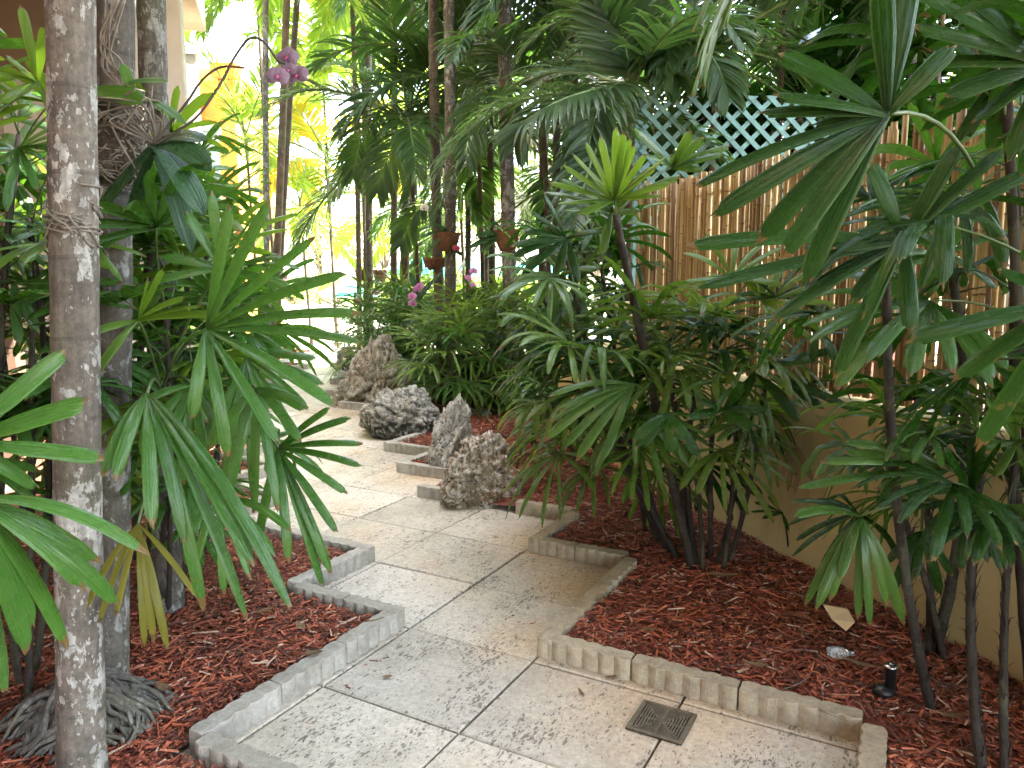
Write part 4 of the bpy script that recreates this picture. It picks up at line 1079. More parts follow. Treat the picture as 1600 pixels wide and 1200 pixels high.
trunk_at('leftmost thin trunk of the trio beyond the dark rock', 550, 562, 14, .05, 6.6, 'lit', 20, 'trunk_brown', nf=9, sc=1.1)
trunk_at('middle thin trunk of the trio beyond the dark rock', 566, 572, 14.6, .05, 7.4, 'lit', 22, 'trunk_brown', nf=9, sc=1.1)
trunk_at('thicker right trunk of the trio beyond the dark rock', 576, 580, 14.2, .068, 6.9, 'lit', 24, 'trunk_dark', nf=9, sc=1.2)
trunk_at('brown trunk rising behind the small dark shrub', 617, 615, 13, .06, 6.6, 'palm', 26, 'trunk_brown', nf=10, sc=1.2)
trunk_at('stout brown trunk with an orchid pot just left of the close pair', 642, 627, 12.6, .08, 6.4, 'palm', 28, 'trunk_brown', nf=10, sc=1.2)
trunk_at('thin straight trunk farthest left against the bright opening', 416, 420, 13, .055, 7.0, 'lit', 30, 'trunk_grey', nf=9, sc=1.1)
trunk_at('slanting trunk in the left bed behind the mauve orchid blooms', 447, 424, 13.2, .068, 7.5, 'lit', 32, 'trunk_brown', nf=10, sc=1.2)
trunk_at('second slanting trunk crossing behind the mauve orchid blooms', 466, 430, 13.6, .062, 7.2, 'lit', 34, 'trunk_brown', nf=10, sc=1.2)
for i, (px, Y, lab) in enumerate(((736, 12.5, 'slim dark trunk right of the close pair, low among the leaves'), (760, 13.5, 'slim dark trunk nearest left of the pale trunk'), (772, 11.5, 'crooked dark trunk touching the pale trunk in view'), (905, 10.5, 'dark trunk in the raised bed under the bright tuft'), (870, 10, 'dark trunk in the raised bed beside the pale trunk'))):
    trunk_at(lab, px + (-6, 5, -9, 12, 4)[i], px, Y, .055, 3.6 + .5 * i, 'palm' if i < 3 else 'deep', 40 + i, nf=9, sc=1.1)
# crowns that fill the upper middle of the picture: young palms behind the fence and bed
def crown_at(label, px, py, Y, key, nf, sc, seed, **kw):
    top = P(px, py, Y); base = V((top.x + .1, top.y + .15, -.02))
    feather_palm(label, base, top - V((0, 0, .45)), .036, key, nf, sc, 'trunk_brown', seed=seed, group='bushy palms over the fence', **kw)
crown_at('bushy blue green palm arching over the bamboo fence beside the lattice', 985, 130, 6.9, 'deep', 13, 1.0, 51)
crown_at('bushy palm with fronds hanging above the lattice panel', 1120, 60, 7.6, 'deep', 11, 1.0, 53)
crown_at('drooping palm right of the pale trunk', 850, 150, 9.6, 'deep', 11, 1.15, 55)
crown_at('palm drooping over the close pair of trunks', 640, 190, 11.2, 'palm', 11, 1.2, 57)
crown_at('palm between the pale trunk and the close pair', 745, 120, 11, 'palm', 12, 1.25, 59)
crown_at('dark palm filling the top right behind the fan leaves', 1230, -60, 8.5, 'deep', 11, 1.15, 61)
crown_at('dark palm above the fence at the far right', 1480, -80, 7.5, 'deep', 10, 1.1, 63)
crown_at('tall dense palm rising above the bushy fence palms', 900, -110, 9.5, 'deep', 12, 1.3, 65)
crown_at('dense palm high behind the lattice', 1050, -90, 10.5, 'deep', 12, 1.4, 66)
crown_at('dense dark palm low behind the fence tuft', 880, 260, 12.5, 'deep', 11, 1.3, 68)
crown_at('mid green palm low behind the pair of trunks', 720, 300, 15, 'palm', 11, 1.3, 69)
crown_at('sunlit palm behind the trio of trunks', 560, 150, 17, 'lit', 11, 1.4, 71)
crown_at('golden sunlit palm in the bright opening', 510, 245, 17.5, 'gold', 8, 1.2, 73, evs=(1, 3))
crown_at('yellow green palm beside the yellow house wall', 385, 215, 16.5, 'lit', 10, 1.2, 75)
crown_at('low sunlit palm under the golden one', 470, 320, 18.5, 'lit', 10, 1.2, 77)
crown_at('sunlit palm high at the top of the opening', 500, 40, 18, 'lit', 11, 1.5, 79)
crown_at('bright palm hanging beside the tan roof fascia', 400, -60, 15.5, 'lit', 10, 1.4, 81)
crown_at('sunlit palm far behind the brown trunks', 630, 330, 20, 'lit', 10, 1.4, 83)
crown_at('bright far palm behind the stout brown trunk', 690, 200, 21, 'lit', 11, 1.6, 85)
def pinnate_hero(parent, mat, pl, ll, w, hang, seed, pairs=42):
    rr = random.Random(seed); pts = spline([P(*p) for p in pl], 8); n = len(pts) - 1; mb = MB()
    mb.tube(pts, [.013 * (1 - .8 * i / n) + .002 for i in range(n + 1)], 5, 1)
    for k in range(pairs):
        s = .08 + .92 * (k + .5) / pairs; x = s * n; i = min(n - 1, int(x)); q = pts[i].lerp(pts[i + 1], x - i)
        t = (pts[i + 1] - pts[i]).normalized(); side0 = t.cross(V((0, -.25, 1)))
        side0 = side0.normalized() if side0.length > .05 else V((1, 0, 0))
        if abs(t.z) > .75: side0 = t.cross(V((0, -1, 0))).normalized()
        up = side0.cross(t).normalized()
        for sg in (-1, 1):
            f = sin(pi * min(1, .2 + .8 * s) ** .8) * .7 + .36; l = ll * f * rr.uniform(.88, 1.1); ang = radians(64 - 32 * s) + rr.gauss(0, .05)
            cur = (t * cos(ang) + side0 * sg * sin(ang) + up * rr.uniform(.0, .25)).normalized(); c = [q]; kk = hang * rr.uniform(.7, 1.3)
            for z in range(7):
                cur = (cur + V((0, 0, -1)) * kk * .26 * ((z + 1) / 7)).normalized(); c.append(c[-1] + cur * l / 7)
            strap(mb, c, w * rr.uniform(.85, 1.15), up, prof=lambda s_: (.45 + .55 * min(1, s_ / .3)) * (1 if s_ < .5 else 1 - .93 * ((s_ - .5) / .5) ** 1.4), pleat=0, nx=2, blunt=False, fold=.2, rr=rr)
    return mb.build('frond', [M[mat], M['shaft']], parent)
bushy = {o['label']: o for o in bpy.data.objects if o.name.startswith('palm_tree')}
b1 = bushy['bushy blue green palm arching over the bamboo fence beside the lattice']; b2 = bushy['bushy palm with fronds hanging above the lattice panel']; b3 = bushy['drooping palm right of the pale trunk']; b4 = bushy['palm drooping over the close pair of trunks']
pinnate_hero(b1, 'palm_deep', [(985, 130, 6.8), (978, 80, 6.7), (962, 20, 6.6), (940, -50, 6.5)], .52, .05, .25, 1)
pinnate_hero(b1, 'palm_deep', [(985, 130, 6.8), (962, 132, 6.5), (938, 160, 6.3), (922, 215, 6.2), (915, 262, 6.15)], .52, .042, .9, 2)
pinnate_hero(b1, 'palm_deep', [(985, 130, 6.8), (930, 140, 6.4), (870, 160, 6.2), (822, 190, 6.1), (805, 225, 6.1)], .5, .042, 1.1, 3)
pinnate_hero(b1, 'palm', [(985, 130, 6.8), (1010, 100, 6.7), (1040, 105, 6.5), (1062, 135, 6.4)], .4, .042, 1.0, 4)
pinnate_hero(b2, 'palm', [(1090, 40, 7.4), (1075, 62, 7.0), (1100, 75, 6.5), (1122, 105, 6.3), (1138, 150, 6.25)], .48, .046, 1.0, 5)
pinnate_hero(b2, 'palm', [(1090, 40, 7.4), (1060, 62, 6.8), (1030, 80, 6.6), (1010, 105, 6.5)], .4, .044, 1.0, 6)
pinnate_hero(b2, 'palm', [(1090, 40, 7.4), (1120, 50, 6.8), (1160, 40, 6.5), (1200, 50, 6.4)], .42, .044, .6, 7)
pinnate_hero(b3, 'palm_deep', [(850, 150, 9.6), (870, 110, 9), (905, 80, 8.6), (935, 90, 8.4)], .55, .038, .8, 8)
pinnate_hero(b3, 'palm', [(850, 150, 9.6), (810, 130, 9.2), (765, 150, 8.8), (735, 200, 8.6), (728, 250, 8.5)], .6, .038, 1.0, 9)
pinnate_hero(b4, 'palm', [(640, 190, 11.2), (610, 165, 10.6), (580, 185, 10.2), (560, 235, 10), (552, 275, 10)], .62, .04, .9, 10)
pinnate_hero(b4, 'palm', [(640, 190, 11.2), (650, 190, 10.4), (625, 215, 9.9), (600, 260, 9.8), (590, 300, 9.8)], .62, .04, 1.0, 11)
pinnate_hero(b4, 'palm', [(700, 320, 10.6), (672, 318, 10.2), (645, 340, 10), (625, 385, 9.9)], .5, .04, .9, 12)

# palms and trees out of the frame whose crowns shade the beds
for i, (x, y, h) in enumerate(((2.6, 1.9, 4.2), (2.7, .2, 5.0), (3.9, 7.6, 5.4))):
    feather_palm(('tall palm whose crown shades the fence', 'tall palm shading the right edge', 'tall palm behind the bushy fence palms')[i],
                 V((x, y, -.02)), V((x, y, h)), .06, 'palm', 13, 1.45, 'trunk_grey', group='shade palms', seed=90 + i)

# ------------------------------------------------------------------ husk planters and small orchids
husk_pot(698, 378, 9.3, .30, .22, 'brown husk planter on the right trunk of the close pair', .08)
husk_pot(792, 376, 9.0, .27, .25, 'brown husk planter tied to the pale grey trunk', .09)
husk_pot(680, 412, 9.9, .30, .16, 'low husk planter with a pale rim on the left trunk of the pair', .08)
husk_pot(566, 430, 14.3, .26, .20, 'husk planter on the thin trunk trio, left one', .07)
husk_pot(594, 432, 14.0, .24, .24, 'husk planter hanging just right of the trunk trio', .07)
husk_pot(615, 452, 12.9, .28, .20, 'terracotta coloured husk planter on the brown trunk by the small shrub', .08)
husk_pot(417, 440, 12.9, .34, .30, 'husk planter on the straight trunk at the left opening', .07)
small_orchid(700, 360, 9.2, 'white orchid bloom on a curved stalk beside the close pair of trunks', [(655, 372), (668, 395), (672, 350)], [(686, 358), (672, 335), (672, 318), (690, 309), (710, 312), (672, 322)], [(663, 325)], 'petal_white', .11)
small_orchid(786, 366, 8.95, 'leafy orchid with an arching bare stalk on the pale trunk', [(742, 368), (733, 388), (750, 395), (768, 345)], [(778, 358), (750, 335), (720, 315), (700, 309)], [], 'petal_white', .08, .09)
small_orchid(742, 452, 9.0, 'pink orchid spray standing over the wide shrub', [(760, 470), (728, 468)], [(742, 460), (740, 440), (735, 422)], [(740, 424), (731, 436), (738, 448)], 'petal_pink', .11)
small_orchid(655, 470, 9.4, 'bright pink orchid spray between the two shrubs', [(672, 440), (690, 425), (640, 425)], [(650, 470), (648, 455), (655, 446)], [(652, 452), (644, 463), (656, 447), (645, 474)], 'petal_pink', .12)
small_orchid(706, 388, 9.2, 'small red orchid bloom right of the husk planter', [(722, 400), (716, 375)], [(700, 380), (712, 388)], [(713, 388)], 'petal_red', .10)
small_orchid(560, 470, 14.0, 'tiny red orchid bloom on the trunk trio', [], [(562, 440), (559, 470)], [(558, 472)], 'petal_red', .14)
small_orchid(586, 455, 13.8, 'tiny pink orchid bloom right of the trunk trio', [(592, 432)], [(586, 440), (586, 456)], [(586, 457)], 'petal_pink', .16)
small_orchid(442, 440, 12.8, 'far pink orchid on the left opening trunks', [(455, 470), (430, 462)], [(440, 452), (444, 432)], [(443, 432), (441, 440)], 'petal_pink', .14)

# ------------------------------------------------------------------ wall, bamboo, lattice
def wpt(t, off, z=0): return W0 + WD * t + WN * off + V((0, 0, z))
wall = empty('garden_wall', wpt(1.5, 0), 'low tan stucco garden wall behind the right bed', 'wall')
mb = MB(); n = 60; rows = []
def wallbox(mb, t0, t1, o0, o1, z0, z1):
    pl = [wpt(t0, o0), wpt(t1, o0), wpt(t1, o1), wpt(t0, o1)]
    mb.prism([(p.x, p.y) for p in pl][::-1], z0, z1)
wallbox(mb, -2.4, 4.75, 0, -.20, -.05, .995); ww = mb.build('masonry', M['wall'], wall, False, .02)
mb = MB(); wallbox(mb, 3.42, 3.58, -.03, -.21, 1.0, 1.42); mb.build('pier', M['wall'], wall, False, .01)
mb = MB(); pl = [wpt(4.55, -.21), wpt(4.75, -.21), wpt(4.75, -3.4), wpt(4.55, -3.4)]; mb.prism([(p.x, p.y) for p in pl], -.05, .99); mb.build('return_wall', M['wall'], wall, False, .02)
mb = MB(); pl = [wpt(3.3, -.2), wpt(4.56, -.2), wpt(4.56, -3.2), wpt(3.3, -3.2)]; mb.prism([(p.x, p.y) for p in pl], .2, .93); tag(mb.build('raised_bed_ground', M['bed'], smooth=False), kind='structure')
fence = empty('bamboo_fence', wpt(1, -.15, .995), 'tall brown bamboo pole fence standing on the tan wall', 'fence')
mb = MB(); rr = random.Random(2); t = -1.6
while t < 3.4:
    r = rr.uniform(.0105, .0165); h = 1.30 + rr.gauss(0, .012); z0 = 1.0 + rr.uniform(.0, .025); off = -.135 + rr.gauss(0, .006)
    ln = rr.gauss(0, .010); z = z0; nodes = rr.uniform(.05, .25); pts = []; rs = []
    while True:
        pts.append(wpt(t + ln * (z - z0), off, z)); rs.append(r)
        if z >= z0 + h: break
        if abs(z - z0) > .01 or 1:
            zn = min(z0 + h, z + nodes)
            if zn < z0 + h - .02:
                q_ = wpt(t + ln * (zn - z0), off, zn); mb.tube([q_ - V((0, 0, .0035)), q_ + V((0, 0, .0035))], r * 1.16, 8, 1)
                for dz, k in ((-.012, 1.0), (0, 1.12), (.012, .97)): pts.append(wpt(t + ln * (zn - z0), off, zn + dz)); rs.append(r * k)
            z = zn + .03 if zn < z0 + h else z0 + h
            nodes = rr.uniform(.17, .28)
            if zn >= z0 + h: pts.append(wpt(t + ln * h, off, z0 + h)); rs.append(r); break
    mb.tube(pts, rs, 8)
    t += r * 2 + (rr.uniform(.0005, .002) if rr.random() < (.72 if t < 1.2 else .96) else rr.uniform(.004, .012))
mb.build('bamboo_screen', [M['bamboo'], M['node']], fence)
for z in (1.2, 1.72, 2.18):
    mb = MB(); wl = [wpt(-1.6, -.165, z), wpt(3.38, -.165, z)]; mb.tube(wl, .014, 7); mb.build('rail', M['bamboo'], fence)
lat = empty('lattice_panel', V((2.0, 6.5, 0)), 'teal wooden lattice panel showing above the bamboo fence', 'lattice')
LA, LB = P(1005, 150, 6.5), P(1345, 162, 6.5)
lx0, lx1, lz0, lz1 = LA.x, LB.x, 1.85, LA.z
mb = MB()
pitch = .165
for sgn in (1, -1):
    k = -40
    for k in range(-40, 60):
        pts = []
        c = lx0 + k * pitch
        # line x = c + sgn*(z-lz0)
        z0, z1 = lz0, lz1; xa, xb = c, c + sgn * (z1 - z0)
        if sgn > 0:
            if xb < lx0 or xa > lx1: continue
            if xa < lx0: z0 += lx0 - xa; xa = lx0
            if xb > lx1: z1 -= xb - lx1; xb = lx1
        else:
            if xa < lx0 or xb > lx1: continue
            if xa > lx1: z0 += xa - lx1; xa = lx1
            if xb < lx0: z1 -= lx0 - xb; xb = lx0
        if z1 - z0 < .05: continue
        y = 6.5 + (.006 if sgn > 0 else -.006)
        w = .027
        vs = [V((xa - w, y - .005, z0)), V((xa + w, y - .005, z0)), V((xb + w, y - .005, z1)), V((xb - w, y - .005, z1))]
        vs += [v + V((0, .010, 0)) for v in vs]
        mb.add(vs, [(0, 1, 2, 3), (7, 6, 5, 4), (0, 4, 5, 1), (1, 5, 6, 2), (2, 6, 7, 3), (3, 7, 4, 0)])
mb.build('slats', M['teal'], lat, False)
for x in (lx0 - .02, lx1 + .02):
    mb = MB(); mb.box((x, 6.56, (lz1 - .02) / 2), .07, .07, lz1 - .02); mb.build('post', M['teal'], lat, False)

# ------------------------------------------------------------------ building on the left
def bpt(s, off, z=0): return FL0 + BD * s + BN * off + V((0, 0, z))
def bbox(mb, s0, s1, o0, o1, z0, z1):
    pl = [bpt(s0, o0), bpt(s1, o0), bpt(s1, o1), bpt(s0, o1)]
    mb.prism([(p.x, p.y) for p in pl], z0, z1)
bld = empty('villa', bpt(3, -2), 'greige villa on the left with a tall column and white framed bays', 'building')
mb = MB(); bbox(mb, -.1, .3, -.45, .40, 0, 6.8); mb.build('column', M['b_stone'], bld, False, .02)
mb = MB(); bbox(mb, .5, 22, -6, -.45, 0, 6.4); mb.build('wall', M['b_stone'], bld, False)
mb = MB(); bbox(mb, -.2, .4, -.55, .50, 0, 1.9); mb.build('plinth', M['b_stone'], bld, False, .02)
mb = MB(); bbox(mb, -16, -.1, -8, -2.2, 0, 3.4); mb.build('porch_wall', M['b_salmon'], bld, False)
mb = MB(); bbox(mb, -16, -3.0, -8, .25, 3.3, 4.3); mb.build('porch_roof', M['b_brown'], bld, False)
mb = MB(); bbox(mb, -16, -.15, -8, -.3, 4.3, 11); mb.build('upper_wall', M['b_cream'], bld, False)
mb = MB(); bbox(mb, -3.2, -2.95, -.98, -.72, 0, 3.3); mb.build('porch_post', M['b_brown'], bld, False)
mb = MB(); bbox(mb, -2.2, .62, -4, 1.8, 5.95, 6.4); mb.build('eave', M['b_timber'], bld, False, .02)  # overhang above the view, added to shade the column
mb = MB(); bbox(mb, .7, 2.4, -4, .5, 5.3, 5.9); mb.build('roof', M['b_timber'], bld, False, .02)
for s0, zt in ((1.6, 4.75), (5.2, 4.35), (9.2, 3.4)):
    mb = MB(); bbox(mb, s0, s0 + .35, -.46, .40, 0, zt); bbox(mb, s0 - .03, s0 + .4, -.46, .45, zt + .002, zt + .12); fr = mb.build('bay_frame', M['b_white'], bld, False, .01)
    mb = MB(); bbox(mb, s0 + .36, s0 + 3.2, -.46, -.2, .9, zt - .1); mb.build('window_pane', M['glass'], fr, False)
    mb = MB(); bbox(mb, s0 + .36, s0 + 3.2, -.46, .05, 0, .9); mb.build('sill_wall', M['b_white'], fr, False)
hs = P(345, 437, 21)
far = empty('yellow_house', V((hs.x - 1.2, 21, 0)), 'sunlit yellow house with an orange awning at the end of the left bed', 'building')
mb = MB(); x1 = P(372, 437, 21).x; mb.box((x1 - 4, 23, 3.6), 8, 4, 7.2); mb.build('wall', M['b_yellow'], far, False)
za, zb_ = P(350, 118, 20.5).z, P(350, 97, 20.5).z
mb = MB(); xa, xb = P(330, 100, 20.6).x, P(372, 100, 20.6).x
mb.add([V((xa, 20.98, zb_)), V((xb, 20.98, zb_)), V((xb, 20.4, zb_ - .03)), V((xa, 20.4, zb_ - .03)), V((xa, 20.98, za)), V((xb - .12, 20.98, za)), V((xb - .12, 20.55, za)), V((xa, 20.55, za))], [(0, 1, 2, 3), (7, 6, 5, 4), (3, 2, 6, 7), (1, 5, 6, 2), (0, 3, 7, 4), (0, 4, 5, 1)])
mb.build('awning', M['b_orange'], far, False)
mb = MB(); zc_ = P(360, 122, 20.6).z; mb.box((x1 - 3.9, 20.9, zc_ / 2), 8.2, .18, zc_); mb.build('lower_wall', M['b_orange'], far, False)

# ------------------------------------------------------------------ teal umbrellas beyond
def umbrella(px, py, Y, w, label):
    c = P(px, py, Y); t = empty('patio_umbrella', V((c.x, c.y, 0)), label, 'umbrella', 'teal umbrellas beyond the palms')
    mb = MB(); n = 8; rim = [c + V((cos(2 * pi * k / n) * w / 2, sin(2 * pi * k / n) * w / 2, -.42)) for k in range(n)]
    mid = [c + V((cos(2 * pi * k / n) * w / 4, sin(2 * pi * k / n) * w / 4, -.16)) for k in range(n)]
    low = [p - V((0, 0, .16)) for p in rim]
    mb.grid([[c] * n, mid, rim, low], None, True); mb.build('canopy', M['teal_cloth'], t, False)
    mb = MB(); mb.tube([V((c.x, c.y, 0)), c], .025, 8); mb.build('pole', M['b_white'], t)
umbrella(668, 400, 24, 2.8, 'teal patio umbrella seen left of the close pair of trunks')
umbrella(728, 406, 26, 2.8, 'teal patio umbrella seen right of the close pair of trunks')
umbrella(832, 406, 24, 2.6, 'teal patio umbrella glimpsed right of the pale trunk')
umbrella(545, 440, 30, 2.4, 'small far teal umbrella left of the trunk trio')

# ------------------------------------------------------------------ broadleaf trees and hedge at the bright end
def leaf_tree(label, base, h, rad, n, seed, mat='tree_leaf', cat='tree', name='broadleaf_tree', zlow=.25, lsz=.16):
    rr = random.Random(seed); t = empty(name, base, label, cat, 'sunlit trees beyond the deck')
    mb = MB(); tp = base + V((rr.gauss(0, .3), rr.gauss(0, .3), h * .55)); cane = curve3(base, tp, V((.15, 0, 0)), 6); mb.tube(cane, [.14 - .012 * i for i in range(7)], 8)
    cl = []
    for i in range(26):
        a = rr.uniform(0, 6.28); e = rr.uniform(-.5, 1.4); r = rad * rr.uniform(.35, 1)
        c = base + V((r * cos(a) * cos(e), r * sin(a) * cos(e), h * (zlow + (1 - zlow) * .5) + (h * (1 - zlow) * .5) * sin(e) * rr.uniform(.5, 1))); cl.append((c, rad * rr.uniform(.18, .4)))
        s = rr.randint(2, 6); mb.tube(curve3(cane[s], c, V((0, 0, .15)), 4), [.045, .035, .025, .015, .006], 5)
    mb.build('trunk', M['trunk_brown'], t)
    mb = MB()
    for i in range(n):
        c, r = rr.choice(cl); d = V((rr.gauss(0, 1), rr.gauss(0, 1), rr.gauss(0, .8))).normalized() * r * rr.random() ** .45
        p = c + d; L = lsz * rr.uniform(.6, 1.3); yaw, pit = rr.uniform(0, 6.28), rr.gauss(-.3, .5)
        f = V((cos(yaw) * cos(pit), sin(yaw) * cos(pit), sin(pit))); s = V((-sin(yaw), cos(yaw), rr.gauss(0, .3))).normalized() * L * .3
        mb.add([p, p + f * L * .5 + s, p + f * L, p + f * L * .5 - s], [(0, 1, 2, 3)], [(0, .5)] * 4)
    mb.build('crown', M[mat], t, False)
gp = lambda px, Y: V((P(px, 437, Y).x, Y, -.02))
for i, (x, y, xb, lab) in enumerate(((1.75, 3.3, 2.5, 'palm behind the fence leaning its crown over the right bed'), (1.6, 1.3, 2.5, 'palm at the near end of the fence leaning over the right bed'))):  # crowns above the view, added to darken the right bed
    feather_palm(lab, V((xb, y + .2, -.02)), V((x, y, 4.2)), .05, 'deep', 18, 1.15, 'trunk_dark', group='shade palms', seed=120 + i, evs=(0, 2))
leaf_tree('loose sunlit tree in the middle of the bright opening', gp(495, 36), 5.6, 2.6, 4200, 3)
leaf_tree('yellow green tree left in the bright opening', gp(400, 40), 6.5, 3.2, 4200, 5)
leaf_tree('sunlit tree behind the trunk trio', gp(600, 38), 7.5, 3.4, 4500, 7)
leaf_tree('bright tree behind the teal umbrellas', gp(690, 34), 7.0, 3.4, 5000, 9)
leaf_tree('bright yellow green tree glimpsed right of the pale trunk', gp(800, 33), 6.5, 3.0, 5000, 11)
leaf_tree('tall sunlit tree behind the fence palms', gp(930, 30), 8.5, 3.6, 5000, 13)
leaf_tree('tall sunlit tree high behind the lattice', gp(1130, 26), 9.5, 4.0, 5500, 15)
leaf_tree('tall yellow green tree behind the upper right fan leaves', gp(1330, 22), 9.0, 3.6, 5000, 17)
leaf_tree('big dark shade tree behind the right end of the fence', V((5.0, 2.0, -.02)), 14, 2.7, 12000, 41, mat='lady_deep', zlow=.3, lsz=.34)  # unseen tree added to block sun from the path
leaf_tree('big dark shade tree behind the middle of the fence', V((5.2, 7.4, -.02)), 13, 2.5, 11000, 43, mat='lady_deep', zlow=.25, lsz=.34)  # added so its crown keeps sun off the path
for i, (x, y, lab) in enumerate(((-2.6, -4.0, 'leafy tree behind the viewer on the left'), (.7, -4.6, 'leafy tree behind the viewer in the middle'), (3.6, -4.6, 'leafy tree behind the viewer by the wall'))):  # unseen trees added to cut open-sky light from behind the camera
    leaf_tree(lab, V((x, y, -.02)), 8, 2.2, 6500, 90 + i, mat='lady_deep', zlow=.05, lsz=.34)
leaf_tree('high crowned shade tree behind the fence', V((5.4, 4.7, -.02)), 15, 2.8, 11000, 49, mat='lady_deep', zlow=.62, lsz=.34)  # crown added and kept high, leaving a sun gap below
leaf_tree('big dark shade tree behind the lattice', V((5.0, 10.6, -.02)), 6.6, 2.8, 8000, 45, mat='lady_deep', zlow=.15, lsz=.3)
leaf_tree('big dark shade tree behind the viewer on the right', V((4.4, -1.8, -.02)), 14, 3.2, 11000, 47, mat='lady_deep', zlow=.35, lsz=.34)  # unseen tree added to block sun and sky
for i, (x, y, lab) in enumerate(((2.6, 8.6, 'dark hedge bush directly behind the lattice'), (3.9, 8.0, 'dark hedge bush right behind the lattice end'), (1.7, 10.2, 'dark bush left behind the lattice'))):
    leaf_tree(lab, V((x, y, -.02)), 3.6, 1.25, 5200, 60 + i, mat='lady_deep', cat='bush', name='bush', zlow=.02, lsz=.2)
for i, (px, Y, lab) in enumerate(((455, 33, 'low sunlit bush at the left of the deck end'), (520, 32, 'low sunlit bush at the middle of the deck end'), (640, 31, 'low bright bush under the teal umbrellas'), (760, 29, 'low bright bush behind the slim dark trunks'))):
    leaf_tree(lab, gp(px, Y), 1.9, 1.5, 1800, 30 + i, cat='bush', name='bush', zlow=.05, lsz=.13)
for i, (px, Y, lab) in enumerate(((620, 23, 'sunlit hedge bush behind the trunk trio'), (700, 21, 'sunlit hedge bush behind the close pair of trunks'), (775, 20, 'sunlit hedge bush behind the pale trunk'), (850, 19, 'sunlit hedge bush behind the raised bed'))):
    leaf_tree(lab, gp(px, Y), 1.75, 1.5, 2600, 70 + i, cat='bush', name='bush', zlow=.02, lsz=.15)
mb = MB(); wa = P(380, 437, 30); mb.box((-6, 31, .28), 14, .3, .6); tag(mb.build('planter_wall', M['deck'], smooth=False), 'low pale wall across the far end of the deck', 'wall')

# ------------------------------------------------------------------ small things
gc = AB(2.483, .747); dr = empty('drain_grate', gc, 'square dark drain grate let into the paving', 'drain')
mb = MB(); s = .205
def gq(x, y, z): return AB(2.483 + y, .747 - x, z)
def gbar(mb, x0, y0, x1, y1, z0=.004, z1=.009):
    pl = [gq(x0, y0, 0), gq(x1, y0, 0), gq(x1, y1, 0), gq(x0, y1, 0)]; mb.prism([(p.x, p.y) for p in pl], z0, z1)
h_ = s / 2
for (x0, y0, x1, y1) in ((-h_, -h_, h_, -h_ + .012), (-h_, h_ - .012, h_, h_), (-h_, -h_ + .012, -h_ + .012, h_ - .012), (h_ - .012, -h_ + .012, h_, h_ - .012)): gbar(mb, x0, y0, x1, y1)
mb.build('frame', M['iron'], dr, False)
mb = MB(); i = 0
for k in range(8):                        # concentric square pattern of slots cut along the diagonals
    r0 = .012 + k * .0105; r1 = r0 + .0052
    for q in range(4):
        for sg in (0, 1):
            lo, hi = (.004, r0) if sg else (-r0, -.004)
            if hi - lo < .004: continue
            if q == 0: gbar(mb, lo, r0, hi, r1, .003, .0075)
            if q == 1: gbar(mb, lo, -r1, hi, -r0, .003, .0075)
            if q == 2: gbar(mb, r0, lo, r1, hi, .003, .0075)
            if q == 3: gbar(mb, -r1, lo, -r0, hi, .003, .0075)
for sg in (1, -1):
    for k in range(12):
        x = -.084 + k * .0153; pl = [gq(x, sg * x - .003, 0), gq(x + .0153, sg * (x + .0153) - .003, 0), gq(x + .0153, sg * (x + .0153) + .003, 0), gq(x, sg * x + .003, 0)]
        mb.prism([(p.x, p.y) for p in pl], .0032, .0072)
gbar(mb, -.003, -.092, .003, .092, .0028, .0070); gbar(mb, -.092, -.003, .092, .003, .0026, .0066)
mb.build('bars', M['iron'], dr, False)
mb = MB(); gbar(mb, -h_, -h_, h_, h_, .0005, .0015 + .0009); mb.build('sump', M['void'], dr, False)  # thin black sheet standing in for the shade below the bars

sp = G(1390, 1080, .07); spk = empty('sprinkler', V((sp.x, sp.y, .05)), 'small black pop up sprinkler with a silver ringed top in the right bed', 'sprinkler')
mb = MB(); mb.tube([V((sp.x, sp.y, .04)), V((sp.x, sp.y, .165)), V((sp.x, sp.y, .168))], [.019, .019, .024], 20); mb.tube([V((sp.x - .02, sp.y, .06)), V((sp.x - .02, sp.y, .09))], [.045, .03], 16); mb.build('body', M['black'], spk)
mb = MB(); mb.tube([V((sp.x, sp.y, .166)), V((sp.x, sp.y, .176))], [.027, .026], 24); mb.build('cap', M['chrome'], spk)
mb = MB(); mb.tube([V((sp.x, sp.y, .1765)), V((sp.x, sp.y, .179))], [.017, .016], 20); mb.build('nozzle_ring', M['black'], spk)
mb = MB(); mb.tube([V((sp.x, sp.y, .1795)), V((sp.x, sp.y, .1815))], [.009, .008], 16); mb.build('nozzle', M['chrome'], spk)
fs = G(1312, 985, .07); mb = MB()
for (o, zz_) in ((0, 0),):
    pl = [P(1286, 945, fs.y + .04), P(1300, 968, fs.y - .02), P(1322, 986, fs.y - .05), P(1336, 972, fs.y - .03), P(1325, 952, fs.y + .04)]
    back = [p + V((.01, .035, -.01)) for p in pl]; n = len(pl)
    mb.add(pl + back, [tuple(range(n)), tuple(reversed(range(n, 2 * n)))] + [(i, n + i, n + (i + 1) % n, (i + 1) % n) for i in range(n)])
tag(mb.build('stone_scrap', M['flagstone'], smooth=False), 'broken tan flagstone piece propped up in the right bed mulch', 'stone')
bt = G(1312, 1020, .08); mb = MB(); dv = V((.9, -.35, .12)).normalized()
mb.tube([bt - dv * .05, bt - dv * .045, bt + dv * .01, bt + dv * .03, bt + dv * .034, bt + dv * .055], [.012, .024, .025, .014, .010, .010], 12)
tag(mb.build('plastic_bottle', M['clear']), 'crushed clear plastic bottle half sunk in the right bed mulch', 'bottle')
